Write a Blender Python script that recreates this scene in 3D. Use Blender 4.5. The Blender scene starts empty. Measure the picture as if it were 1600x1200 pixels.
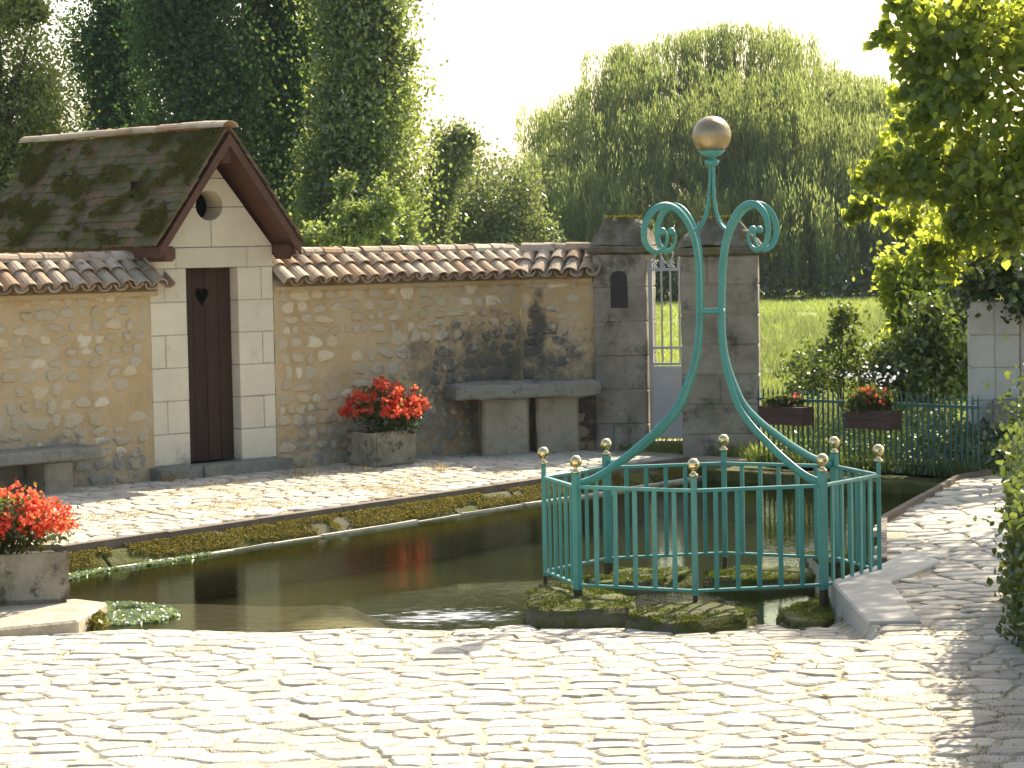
import bpy, bmesh, math, random
import numpy as np
from mathutils import Vector, Matrix, noise as mnoise
R_ = math.radians
random.seed(7); rng = np.random.default_rng(7)
scn = bpy.context.scene
COL = scn.collection

# ------------------------------------------------------------------ camera
FPX, HC, HORIZ, ROLL = 4000.0, 2.2, 377.0, 0.0192
CAM = Vector((0, 0, HC))
_p = math.atan((600 - HORIZ) / FPX)
FW = Vector((0, math.cos(_p), -math.sin(_p)))
_u0 = Vector((0, math.sin(_p), math.cos(_p))); _x0 = Vector((1, 0, 0))
UP = (_u0 * math.cos(ROLL) + _x0 * math.sin(ROLL)).normalized()
RT = (_x0 * math.cos(ROLL) - _u0 * math.sin(ROLL)).normalized()
cd = bpy.data.cameras.new('camera'); cam = bpy.data.objects.new('camera', cd); COL.objects.link(cam)
cd.sensor_width = 36; cd.lens = FPX / 1600 * 36; cd.clip_end = 3000; cd.clip_start = 0.1
cam.matrix_world = Matrix(((RT.x, UP.x, -FW.x, 0), (RT.y, UP.y, -FW.y, 0), (RT.z, UP.z, -FW.z, HC), (0, 0, 0, 1)))
scn.camera = cam
def ray(px, py): return FW + RT * ((px - 800) / FPX) - UP * ((py - 600) / FPX)
def at(px, py, z=0.0):            # a pixel on the level z
    r = ray(px, py); return CAM + r * ((z - HC) / r.z)
def atY(px, py, Y):               # a pixel at distance Y
    r = ray(px, py); return CAM + r * (Y / r.y)

# ------------------------------------------------------------------ sky, sun, exposure
SUN_AZ, SUN_EL = 29.0, 40.0       # read from the ball's shadow on the paving
w = bpy.data.worlds.new('World'); scn.world = w; w.use_nodes = True
nt = w.node_tree; nt.nodes.clear()
sky = nt.nodes.new('ShaderNodeTexSky'); sky.sky_type = 'NISHITA'; sky.sun_disc = False
sky.sun_elevation = R_(SUN_EL); sky.sun_rotation = R_(SUN_AZ); sky.dust_density = 3.0; sky.air_density = 1.0; sky.ozone_density = 1.0
bg = nt.nodes.new('ShaderNodeBackground'); bg.inputs['Strength'].default_value = 0.125
wo = nt.nodes.new('ShaderNodeOutputWorld')
nt.links.new(sky.outputs[0], bg.inputs[0]); nt.links.new(bg.outputs[0], wo.inputs[0])
sd = bpy.data.lights.new('sun', 'SUN'); sd.energy = 4.6; sd.angle = R_(0.55); sd.color = (1.0, 0.93, 0.80)
sun = bpy.data.objects.new('sun', sd); COL.objects.link(sun)
sv = Vector((math.sin(R_(SUN_AZ)) * math.cos(R_(SUN_EL)), math.cos(R_(SUN_AZ)) * math.cos(R_(SUN_EL)), math.sin(R_(SUN_EL))))
sun.rotation_euler = sv.to_track_quat('Z', 'Y').to_euler(); sun.location = (10, 20, 30)
vs = scn.view_settings; vs.view_transform = 'Standard'; vs.look = 'None'; vs.exposure = 1.2; vs.use_white_balance = True; vs.white_balance_temperature = 6900; vs.white_balance_tint = 10.0; vs.gamma = 1.0; vs.use_curve_mapping = False
scn.render.engine = 'CYCLES'
scn.cycles.max_bounces = 8; scn.cycles.transparent_max_bounces = 12; scn.cycles.diffuse_bounces = 3

# ------------------------------------------------------------------ object helpers
def obj(name, me, mat=None, parent=None, label=None, cat=None, group=None, kind=None, smooth=False):
    if isinstance(me, bmesh.types.BMesh):
        m = bpy.data.meshes.new(name); me.to_mesh(m); me.free(); me = m
    o = bpy.data.objects.new(name, me); COL.objects.link(o)
    if me is not None and mat is not None and len(me.materials) == 0: me.materials.append(mat)
    if me is not None and smooth:
        me.polygons.foreach_set('use_smooth', [True] * len(me.polygons))
    if parent: o.parent = parent
    for k, v in (('label', label), ('category', cat), ('group', group), ('kind', kind)):
        if v: o[k] = v
    return o
def thing(name, label, cat, loc=(0, 0, 0), rz=0.0, group=None):
    o = obj(name, None, label=label, cat=cat, group=group)
    o.location = loc; o.rotation_euler = (0, 0, rz); o.empty_display_size = 0.2
    return o
def pyd(name, v, f):
    m = bpy.data.meshes.new(name); m.from_pydata([tuple(a) for a in v], [], [tuple(a) for a in f]); m.update(); return m
def big(name, V, F):              # numpy verts (n,3), quads or tris (m,k)
    m = bpy.data.meshes.new(name); k = F.shape[1]
    m.vertices.add(len(V)); m.vertices.foreach_set('co', V.astype(np.float32).ravel())
    m.loops.add(F.size); m.loops.foreach_set('vertex_index', F.astype(np.int32).ravel())
    m.polygons.add(len(F)); m.polygons.foreach_set('loop_start', np.arange(0, F.size, k, dtype=np.int32))
    m.update(calc_edges=True); return m
class MB:
    def __init__(s): s.v = []; s.f = []
    def add(s, v, f):
        n = len(s.v); s.v += [tuple(a) for a in v]; s.f += [tuple(i + n for i in q) for q in f]; return s
    def box(s, lo, hi, M=None, j=0.0):
        v = [Vector((x, y, z)) for z in (lo[2], hi[2]) for y in (lo[1], hi[1]) for x in (lo[0], hi[0])]
        if j: v = [a + Vector((random.uniform(-j, j) for _ in range(3))) for a in v]
        if M is not None: v = [M @ a for a in v]
        return s.add(v, [(0, 2, 3, 1), (4, 5, 7, 6), (0, 1, 5, 4), (2, 6, 7, 3), (0, 4, 6, 2), (1, 3, 7, 5)])
    def prism(s, poly, off):      # polygon of Vectors extruded along off
        n = len(poly); o = Vector(off)
        s.add(list(poly) + [a + o for a in poly], [tuple(range(n - 1, -1, -1)), tuple(range(n, 2 * n))] + [(i, (i + 1) % n, n + (i + 1) % n, n + i) for i in range(n)])
        return s
    def tube(s, path, r, n=8, up=(0, 0, 1), flat=1.0, cap=True):   # flat: thickness / width
        path = [Vector(p) for p in path]; N = len(path); rings = []
        rr = r if isinstance(r, (list, tuple)) else [r] * N
        b0 = None
        for i, p in enumerate(path):
            t = (path[min(i + 1, N - 1)] - path[max(i - 1, 0)]).normalized()
            if b0 is None:
                a = Vector(up)
                if abs(a.dot(t)) > .95: a = Vector((1, 0, 0))
                b0 = t.cross(a).normalized()
            b0 = (b0 - t * b0.dot(t)).normalized(); c0 = t.cross(b0)
            rings.append([p + b0 * (rr[i] * math.cos(2 * math.pi * (k + .5) / n)) + c0 * (rr[i] * flat * math.sin(2 * math.pi * (k + .5) / n)) for k in range(n)])
        v = [a for q in rings for a in q]
        f = [(i * n + k, i * n + (k + 1) % n, (i + 1) * n + (k + 1) % n, (i + 1) * n + k) for i in range(N - 1) for k in range(n)]
        if cap: f += [tuple(range(n - 1, -1, -1)), tuple((N - 1) * n + k for k in range(n))]
        return s.add(v, f)
    def lathe(s, prof, n=16, c=(0, 0, 0)):
        v = []; f = []; c = Vector(c)
        for (r, z) in prof:
            v += [c + Vector((r * math.cos(2 * math.pi * k / n), r * math.sin(2 * math.pi * k / n), z)) for k in range(n)]
        for i in range(len(prof) - 1):
            f += [(i * n + k, i * n + (k + 1) % n, (i + 1) * n + (k + 1) % n, (i + 1) * n + k) for k in range(n)]
        f += [tuple(range(n - 1, -1, -1)), tuple((len(prof) - 1) * n + k for k in range(n))]
        return s.add(v, f)
    def me(s, name): return pyd(name, s.v, s.f)
def bevel_me(me, w, seg=1, sub=0, jit=0.0, freq=3.0, seed=0.0):
    bm = bmesh.new(); bm.from_mesh(me)
    bmesh.ops.remove_doubles(bm, verts=bm.verts, dist=1e-5)
    if sub:
        for _ in range(sub):
            bmesh.ops.triangulate(bm, faces=[f for f in bm.faces if len(f.verts) > 4])
            bmesh.ops.subdivide_edges(bm, edges=bm.edges[:], cuts=1, use_grid_fill=True)
    if w: bmesh.ops.bevel(bm, geom=[e for e in bm.edges if len(e.link_faces) == 2 and e.calc_face_angle(0) > .5], offset=w, segments=seg, affect='EDGES', clamp_overlap=True)
    if jit:
        for v in bm.verts:
            q = v.co * freq + Vector((seed, seed * 1.7, 0))
            v.co += mnoise.noise_vector(q) * jit + mnoise.noise_vector(q * 3.1) * jit * .4
    bmesh.ops.recalc_face_normals(bm, faces=bm.faces)
    bm.to_mesh(me); bm.free(); return me

# ------------------------------------------------------------------ materials
def nodes(name):
    m = bpy.data.materials.new(name); m.use_nodes = True; t = m.node_tree; t.nodes.clear()
    return m, t, (lambda k, **kw: mk(t, k, kw)), t.links.new
def mk(t, k, kw):
    n = t.nodes.new('ShaderNode' + k)
    for a, b in kw.items():
        if a.startswith('i_'): n.inputs[a[2:].replace('_', ' ')].default_value = b
        else: setattr(n, a, b)
    return n
def ramp(n, stops):
    e = n.color_ramp.elements
    while len(e) < len(stops): e.new(.5)
    for q, (p, c) in zip(e, stops): q.position = p; q.color = (*c, 1) if len(c) == 3 else c
def mixc(N, L, fac, a, b, mode='MIX'):
    m = N('Mix', data_type='RGBA', blend_type=mode)
    for s, v in ((0, fac), (6, a), (7, b)):
        if hasattr(v, 'is_output'): L(v, m.inputs[s])
        else: m.inputs[s].default_value = v if not isinstance(v, tuple) else ((*v, 1) if len(v) == 3 else v)
    return m.outputs[2]
def rnd01(N, L):
    oi = N('ObjectInfo'); ge = N('NewGeometry'); a = N('Math', operation='ADD'); fr = N('Math', operation='FRACT')
    L(oi.outputs['Random'], a.inputs[0]); L(ge.outputs['Random Per Island'], a.inputs[1]); L(a.outputs[0], fr.inputs[0]); return fr.outputs[0]
def mat(name, cols, scale=3.0, rough=.9, bump=.3, bscale=25.0, metal=0.0, rand=0.0, randcols=None, stains=(), spec=.3, detail=6.0, stretch=(1, 1, 1), bdist=.02):
    m, t, N, L = nodes(name)
    ge = N('NewGeometry'); mp = N('Mapping'); mp.inputs['Scale'].default_value = stretch; L(ge.outputs['Position'], mp.inputs[0])
    nz = N('TexNoise', i_Scale=scale, i_Detail=detail, i_Roughness=.62); L(mp.outputs[0], nz.inputs['Vector'])
    cr = N('ValToRGB'); k = len(cols); ramp(cr, [(.28 + .44 * i / max(1, k - 1), c) for i, c in enumerate(cols)]); L(nz.outputs[0], cr.inputs[0])
    c = cr.outputs[0]
    if randcols:
        rr = N('ValToRGB'); q = len(randcols); ramp(rr, [(i / max(1, q - 1), x) for i, x in enumerate(randcols)]); L(rnd01(N, L), rr.inputs[0])
        c = mixc(N, L, .6, c, rr.outputs[0])
    if rand:
        mr = N('MapRange'); mr.inputs[3].default_value = 1 - rand; mr.inputs[4].default_value = 1 + rand; L(rnd01(N, L), mr.inputs[0])
        hs = N('HueSaturation'); L(mr.outputs[0], hs.inputs['Value']); L(c, hs.inputs['Color']); c = hs.outputs[0]
    # stains: (colour, noise scale, lo, hi, amount, centre or None, radius)
    for (sc, ss, lo, hi, amt, cen, rad) in stains:
        n2 = N('TexNoise', i_Scale=ss, i_Detail=7.0, i_Roughness=.7); L(ge.outputs['Position'], n2.inputs['Vector'])
        v = n2.outputs[0]
        if cen is not None:
            sb = N('VectorMath', operation='SUBTRACT'); sb.inputs[1].default_value = cen; L(ge.outputs['Position'], sb.inputs[0])
            sc_ = N('VectorMath', operation='DIVIDE'); sc_.inputs[1].default_value = rad; L(sb.outputs[0], sc_.inputs[0])
            ln = N('VectorMath', operation='LENGTH'); L(sc_.outputs[0], ln.inputs[0])
            mr = N('MapRange', interpolation_type='SMOOTHSTEP'); mr.inputs[1].default_value = 0; mr.inputs[2].default_value = 1.0; mr.inputs[3].default_value = .24; mr.inputs[4].default_value = -.28; L(ln.outputs['Value'], mr.inputs[0])
            ad = N('Math', operation='ADD'); L(v, ad.inputs[0]); L(mr.outputs[0], ad.inputs[1]); v = ad.outputs[0]
        m2 = N('MapRange', interpolation_type='SMOOTHSTEP'); m2.inputs[1].default_value = lo; m2.inputs[2].default_value = hi; m2.inputs[4].default_value = amt; L(v, m2.inputs[0])
        c = mixc(N, L, m2.outputs[0], c, sc)
    b = N('BsdfPrincipled', i_Roughness=rough, i_Metallic=metal); b.inputs['Specular IOR Level'].default_value = spec; L(c, b.inputs['Base Color'])
    if bump:
        nb = N('TexNoise', i_Scale=bscale, i_Detail=6.0, i_Roughness=.65); L(mp.outputs[0], nb.inputs['Vector'])
        bp = N('Bump', i_Strength=bump, i_Distance=bdist); L(nb.outputs[0], bp.inputs['Height']); L(bp.outputs[0], b.inputs['Normal'])
    o = N('OutputMaterial'); L(b.outputs[0], o.inputs[0]); return m
def leafmat(name, dark, light, trans, nscale=.8, tfac=.5, gloss=.06):
    m, t, N, L = nodes(name)
    ge = N('NewGeometry'); nz = N('TexNoise', i_Scale=nscale, i_Detail=3.0); L(ge.outputs['Position'], nz.inputs['Vector'])
    ad = N('Math', operation='ADD'); sb = N('Math', operation='MULTIPLY_ADD'); sb.inputs[1].default_value = .6; sb.inputs[2].default_value = -.3
    L(ge.outputs['Random Per Island'], sb.inputs[0]); L(nz.outputs[0], ad.inputs[0]); L(sb.outputs[0], ad.inputs[1])
    c1 = N('ValToRGB'); ramp(c1, [(.3, dark), (.7, light)]); L(ad.outputs[0], c1.inputs[0])
    c2 = N('ValToRGB'); ramp(c2, [(.25, tuple(x * .6 for x in trans)), (.75, trans)]); L(ad.outputs[0], c2.inputs[0])
    d = N('BsdfDiffuse'); L(c1.outputs[0], d.inputs[0]); tr = N('BsdfTranslucent'); L(c2.outputs[0], tr.inputs[0])
    g = N('BsdfGlossy', i_Roughness=.35); g.inputs[0].default_value = (.9, .95, .9, 1)
    m1 = N('MixShader'); m1.inputs[0].default_value = tfac; L(d.outputs[0], m1.inputs[1]); L(tr.outputs[0], m1.inputs[2])
    m2 = N('MixShader'); m2.inputs[0].default_value = gloss; L(m1.outputs[0], m2.inputs[1]); L(g.outputs[0], m2.inputs[2])
    o = N('OutputMaterial'); L(m2.outputs[0], o.inputs[0]); return m

MOSS = (.085, .10, .018)
m_cobble = mat('limestone_setts', [(.38, .335, .25), (.51, .46, .365), (.60, .555, .46)], 6, .85, .9, 22, rand=.20, spec=.2,
               stains=[((.33, .26, .15), 3.0, .58, .72, .6, None, 1), ((.14, .17, .05), 2.2, .64, .74, .5, None, 1)])
m_joint = mat('sandy_joint', [(.33, .28, .19), (.48, .42, .31)], 9, .95, .6, 60, stains=[((.12, .16, .04), 2.6, .56, .68, .8, None, 1)])
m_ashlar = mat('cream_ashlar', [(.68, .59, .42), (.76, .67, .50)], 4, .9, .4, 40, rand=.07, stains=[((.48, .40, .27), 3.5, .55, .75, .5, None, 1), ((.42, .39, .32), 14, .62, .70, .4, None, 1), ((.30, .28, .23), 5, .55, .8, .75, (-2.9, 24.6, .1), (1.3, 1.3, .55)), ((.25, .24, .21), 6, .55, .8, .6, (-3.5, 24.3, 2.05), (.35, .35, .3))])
m_mortar = mat('ochre_mortar', [(.50, .34, .165), (.58, .415, .22), (.63, .485, .295)], 2.2, .95, 1.2, 16, stains=[((.54, .44, .30), 3.2, .48, .66, .6, None, 1), ((.44, .29, .14), 1.7, .54, .70, .55, None, 1), ((.34, .29, .22), 9, .60, .70, .5, None, 1), 
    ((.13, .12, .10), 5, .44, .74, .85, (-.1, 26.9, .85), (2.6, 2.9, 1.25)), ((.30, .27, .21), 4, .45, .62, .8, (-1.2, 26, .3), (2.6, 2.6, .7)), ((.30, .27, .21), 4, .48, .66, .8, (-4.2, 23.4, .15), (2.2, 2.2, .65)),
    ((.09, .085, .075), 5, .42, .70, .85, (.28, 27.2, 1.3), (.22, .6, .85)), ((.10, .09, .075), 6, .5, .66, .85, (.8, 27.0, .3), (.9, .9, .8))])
m_rubble = mat('rubble_stone', [(.54, .42, .24), (.64, .52, .33)], 6, .95, .8, 30, rand=.12, randcols=[(.60, .46, .27), (.58, .46, .29), (.53, .46, .35), (.62, .51, .34), (.48, .42, .32), (.62, .48, .29), (.72, .65, .50)], stains=[
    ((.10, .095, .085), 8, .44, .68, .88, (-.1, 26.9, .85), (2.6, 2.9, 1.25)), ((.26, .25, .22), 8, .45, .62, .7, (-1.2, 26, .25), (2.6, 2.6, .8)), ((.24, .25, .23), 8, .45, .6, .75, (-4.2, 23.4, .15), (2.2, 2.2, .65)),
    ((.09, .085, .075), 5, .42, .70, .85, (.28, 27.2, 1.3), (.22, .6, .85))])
m_pillar = mat('weathered_pillar_stone', [(.19, .16, .115), (.31, .27, .205), (.41, .37, .30)], 2.8, .95, 1.0, 24, rand=.1, stains=[((.075, .066, .052), 3.0, .48, .66, .8, None, 1), ((.34, .20, .10), 5, .66, .75, .45, None, 1), ((.38, .35, .28), 8, .62, .7, .5, None, 1)])
m_greyash = mat('grey_ashlar', [(.42, .40, .36), (.54, .52, .47)], 4, .95, .4, 45, rand=.07, stains=[((.20, .19, .17), 5, .6, .75, .6, None, 1)])
m_trough = mat('mossy_trough_stone', [(.17, .15, .10), (.30, .265, .19), (.38, .345, .265)], 5, .95, 1.0, 26, stains=[((.07, .06, .045), 7, .52, .64, .85, None, 1), ((.15, .145, .045), 4, .54, .68, .6, None, 1), ((.42, .40, .34), 16, .64, .70, .6, None, 1)])
m_bench = mat('lichen_bench_stone', [(.15, .145, .115), (.26, .245, .195), (.36, .335, .275)], 7, .95, 1.0, 24, stains=[((.07, .075, .06), 7, .54, .66, .7, None, 1)])
m_support = mat('bench_support_stone', [(.26, .215, .145), (.38, .325, .235), (.46, .40, .30)], 3, .95, 1.0, 22, stains=[((.17, .12, .07), 3, .54, .70, .7, None, 1), ((.10, .09, .07), 8, .58, .70, .6, None, 1)])
m_cap = mat('mossy_cap_stone', [(.075, .065, .048), (.16, .14, .10), (.27, .235, .175)], 5, .95, 1.2, 18, stains=[((.13, .11, .02), 4, .5, .62, .8, None, 1)])
m_ctile = mat('canal_tile', [(.36, .21, .12), (.46, .33, .215), (.42, .37, .29)], 8, .9, .5, 40, rand=.14, randcols=[(.40, .22, .12), (.45, .30, .18), (.50, .42, .30), (.38, .27, .18), (.56, .49, .37), (.34, .28, .21)], stains=[((.13, .11, .09), 7, .54, .66, .8, None, 1), ((.60, .55, .45), 9, .64, .72, .5, None, 1)])
m_rtile = mat('flat_roof_tile', [(.12, .085, .05), (.21, .15, .09)], 9, .9, .8, 30, rand=.18, randcols=[(.14, .10, .065), (.18, .125, .08), (.28, .13, .07), (.18, .145, .10), (.15, .11, .07), (.14, .10, .065)], stains=[((.10, .098, .018), 4.0, .40, .60, .85, None, 1), ((.045, .042, .035), 11, .58, .68, .6, None, 1)])
m_moss = leafmat('moss', (.06, .062, .010), (.15, .135, .022), (.20, .19, .03), 5, .3, .01)
m_smoss = leafmat('stone_moss', (.07, .085, .012), (.15, .175, .02), (.20, .24, .03), 5, .3, .01)
m_edgemoss = leafmat('quay_moss', (.10, .085, .015), (.24, .19, .04), (.30, .25, .05), 4, .35, .01)
m_mossst = mat('moss_covered_stone', [(.10, .09, .05), (.20, .18, .12)], 6, .95, 1.0, 35, stains=[((.075, .085, .012), 3.0, .38, .52, .95, None, 1), ((.13, .15, .02), 8, .55, .66, .7, None, 1)])
m_timber = mat('dark_timber', [(.085, .036, .020), (.14, .062, .036)], 5, .6, .3, 30, stretch=(1, 1, 4))
m_door = mat('door_plank_wood', [(.035, .018, .011), (.07, .034, .02)], 5, .65, .4, 40, rand=.2, stretch=(6, 6, .6))
m_green = mat('verdigris_paint', [(.048, .235, .195), (.07, .295, .25)], 6, .38, .15, 60, spec=.5, stains=[((.16, .36, .32), 9, .6, .7, .45, None, 1), ((.05, .10, .075), 16, .6, .72, .6, None, 1), ((.10, .05, .025), 22, .68, .74, .7, None, 1)])
m_rust = mat('rusty_post_foot', [(.045, .035, .02), (.09, .07, .035)], 14, .9, .6, 60)
m_dgreen = mat('dark_green_paint', [(.018, .085, .07), (.03, .12, .10)], 6, .45, .1, 60, spec=.4)
m_ball = mat('tarnished_gilt', [(.30, .22, .12), (.44, .35, .21)], 7, .30, .3, 30, metal=.75, stains=[((.22, .14, .06), 9, .55, .68, .5, None, 1)])
m_knob = mat('polished_brass', [(.70, .55, .27), (.78, .63, .36)], 9, .16, .1, 40, metal=1.0)
m_grey = mat('grey_gate_paint', [(.38, .39, .39), (.48, .49, .48)], 4, .5, .1, 30, spec=.4)
m_conc = mat('pale_concrete', [(.36, .34, .29), (.46, .44, .38)], 3, .85, .3, 50, stains=[((.33, .32, .29), 2.5, .55, .7, .6, None, 1)])
m_kerb = mat('kerb_stone', [(.30, .25, .17), (.44, .38, .28), (.50, .45, .36)], 6, .9, 1.0, 24, stains=[((.16, .14, .09), 4, .56, .70, .6, None, 1)])
m_strip = mat('weathered_edging', [(.11, .085, .06), (.20, .155, .11)], 4, .8, .3, 30)
m_bed = mat('pond_bed', [(.045, .065, .014), (.08, .10, .022), (.12, .125, .035)], 2.0, .95, .5, 12)
m_dark = mat('dark_interior', [(.02, .018, .015), (.03, .025, .02)], 3, 1, 0)  # near-black panels put the closed shed's darkness into colour
m_box = mat('brown_planter', [(.07, .04, .03), (.11, .065, .05)], 5, .7, .3, 30, stretch=(1, 1, 6))
m_soil = mat('soil', [(.05, .035, .02), (.08, .06, .04)], 12, 1, .6, 40)
m_bark = mat('bark', [(.06, .05, .038), (.12, .10, .075)], 6, .95, .8, 20, stretch=(1, 1, .3))
m_meadow = mat('meadow_grass', [(.13, .19, .035), (.20, .26, .055), (.26, .31, .08)], .35, .95, .8, 6)
m_ground = mat('bare_ground', [(.12, .10, .06), (.18, .15, .1)], 1, 1, .3, 4)
m_red = leafmat('red_petals', (.66, .015, .010), (.88, .14, .07), (.98, .24, .10), 9, .55, .03)
m_pink = leafmat('pink_petals', (.65, .02, .05), (.75, .10, .12), (.9, .10, .12), 6, .4, .03)
m_white = leafmat('white_petals', (.65, .65, .70), (.8, .8, .85), (.8, .8, .8), 6, .4, .02)
m_fol = {
 'poplar_shaded': leafmat('shaded_poplar_foliage', (.03, .075, .028), (.062, .12, .045), (.15, .26, .055), .55, .45, .03),  # darker copy of the poplar leaves, backlit shade put into the colour
 'poplar': leafmat('sunlit_poplar_foliage', (.055, .10, .028), (.13, .18, .06), (.40, .48, .10), .6, .54, .07),
 'light': leafmat('light_tree_foliage', (.06, .10, .02), (.13, .17, .04), (.45, .48, .10), .5, .55),
 'willow': leafmat('willow_foliage', (.07, .11, .055), (.16, .20, .085), (.46, .54, .15), .5, .54, .01),
 'hedge': leafmat('hedgerow_foliage', (.055, .095, .03), (.11, .15, .05), (.30, .35, .09), .4, .5),
 'broad': leafmat('broadleaf_foliage', (.06, .11, .02), (.11, .17, .035), (.68, .76, .09), 1.1, .62, .03),
 'shrub': leafmat('shrub_foliage', (.03, .06, .014), (.06, .10, .022), (.20, .26, .03), 1.3, .45, .07),
 'ivy': leafmat('ivy_foliage', (.016, .04, .012), (.04, .075, .02), (.12, .17, .02), 2.0, .35, .08),
 'plant': leafmat('flower_foliage', (.04, .06, .012), (.09, .12, .025), (.22, .27, .04), 5, .45),
 'grass': leafmat('grass_blades', (.15, .20, .045), (.27, .31, .085), (.46, .54, .12), .5, .5, .03),
 'dry': leafmat('dry_grass', (.35, .24, .09), (.50, .38, .18), (.5, .38, .15), 4, .4, .02),
 'cress': leafmat('water_cress', (.10, .17, .035), (.24, .32, .12), (.32, .40, .12), 6, .35, .22),
}
def water_mat():
    m, t, N, L = nodes('pond_water')
    ge = N('NewGeometry'); mp = N('Mapping'); mp.inputs['Scale'].default_value = (.75, 2.4, 1); L(ge.outputs['Position'], mp.inputs[0])
    a = N('TexNoise', i_Scale=3.2, i_Detail=4.0, i_Roughness=.6, i_Distortion=.6); b = N('TexNoise', i_Scale=11.0, i_Detail=3.0, i_Roughness=.6, i_Distortion=.8)
    L(mp.outputs[0], a.inputs['Vector']); L(mp.outputs[0], b.inputs['Vector'])
    # the spring stirs the water near its outflow
    sb = N('VectorMath', operation='SUBTRACT'); sb.inputs[1].default_value = (.05, 16.2, -.17); L(ge.outputs['Position'], sb.inputs[0])
    dv = N('VectorMath', operation='DIVIDE'); dv.inputs[1].default_value = (1.5, 1.7, 1); L(sb.outputs[0], dv.inputs[0])
    ln = N('VectorMath', operation='LENGTH'); L(dv.outputs[0], ln.inputs[0])
    mr = N('MapRange', interpolation_type='SMOOTHSTEP'); mr.inputs[1].default_value = .1; mr.inputs[2].default_value = 1.0; mr.inputs[3].default_value = .75; mr.inputs[4].default_value = .009; L(ln.outputs['Value'], mr.inputs[0])
    ad = N('Math', operation='MULTIPLY_ADD'); ad.inputs[1].default_value = .9; L(b.outputs[0], ad.inputs[0]); L(a.outputs[0], ad.inputs[2])
    ml = N('Math', operation='MULTIPLY'); L(ad.outputs[0], ml.inputs[0]); L(mr.outputs[0], ml.inputs[1])
    bp = N('Bump', i_Strength=1.0, i_Distance=.13); L(ml.outputs[0], bp.inputs['Height'])
    fr = N('Fresnel', i_IOR=1.33); L(bp.outputs[0], fr.inputs['Normal'])
    tr = N('BsdfTransparent'); tr.inputs[0].default_value = (.88, .88, .70, 1)
    g = N('BsdfGlossy', i_Roughness=.015); g.inputs[0].default_value = (.74, .80, .60, 1); L(bp.outputs[0], g.inputs['Normal'])
    mx = N('MixShader'); L(fr.outputs[0], mx.inputs[0]); L(tr.outputs[0], mx.inputs[1]); L(g.outputs[0], mx.inputs[2])
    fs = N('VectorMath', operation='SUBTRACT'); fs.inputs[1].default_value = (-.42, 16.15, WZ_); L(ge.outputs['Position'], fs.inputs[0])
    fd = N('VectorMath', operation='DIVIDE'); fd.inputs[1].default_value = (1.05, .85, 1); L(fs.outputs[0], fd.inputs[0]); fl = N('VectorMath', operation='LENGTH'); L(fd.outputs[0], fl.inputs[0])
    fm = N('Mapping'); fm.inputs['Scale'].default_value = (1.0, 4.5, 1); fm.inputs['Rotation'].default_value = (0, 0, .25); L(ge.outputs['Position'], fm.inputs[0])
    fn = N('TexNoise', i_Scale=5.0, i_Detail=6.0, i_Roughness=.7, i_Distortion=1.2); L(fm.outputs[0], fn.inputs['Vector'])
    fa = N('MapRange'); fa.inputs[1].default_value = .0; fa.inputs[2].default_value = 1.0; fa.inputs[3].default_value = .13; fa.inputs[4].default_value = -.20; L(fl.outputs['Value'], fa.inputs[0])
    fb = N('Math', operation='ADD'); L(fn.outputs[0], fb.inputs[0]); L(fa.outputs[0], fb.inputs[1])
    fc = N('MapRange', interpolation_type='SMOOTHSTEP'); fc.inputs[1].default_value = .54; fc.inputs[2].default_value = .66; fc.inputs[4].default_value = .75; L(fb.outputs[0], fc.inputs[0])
    df = N('BsdfDiffuse'); df.inputs[0].default_value = (.72, .76, .80, 1)  # sky glints painted as pale diffuse streaks on the stirred water
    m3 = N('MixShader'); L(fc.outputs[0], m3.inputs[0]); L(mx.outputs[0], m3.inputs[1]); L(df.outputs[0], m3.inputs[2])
    o = N('OutputMaterial'); L(m3.outputs[0], o.inputs[0]); return m
WZ_ = -.17
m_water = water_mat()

# ------------------------------------------------------------------ frame of the wall
AZ = R_(50); D = Vector((math.sin(AZ), math.cos(AZ), 0)); NN = Vector((math.cos(AZ), -math.sin(AZ), 0)); Z = Vector((0, 0, 1))
SR = Vector((-2.33, 25.2, 0)); SW = 1.42; SL = SR - D * SW            # shed corners: right, left
KINK = SR + D * 3.18
AZB = R_(105); DB = Vector((math.sin(AZB), math.cos(AZB), 0)); NB = Vector((math.cos(AZB), -math.sin(AZB), 0))
def frame(o, x, y, z=Z): return Matrix(((x.x, y.x, z.x, o.x), (x.y, y.y, z.y, o.y), (x.z, y.z, z.z, o.z), (0, 0, 0, 1)))
def onwall(px, py, o=SL, n=NN, d=D):   # pixel on the wall plane -> (u, z)
    r = ray(px, py); t = (o - CAM).dot(n) / r.dot(n); p = CAM + r * t; return (p - o).dot(d), p.z

WZ = -0.17                              # water level
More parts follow.
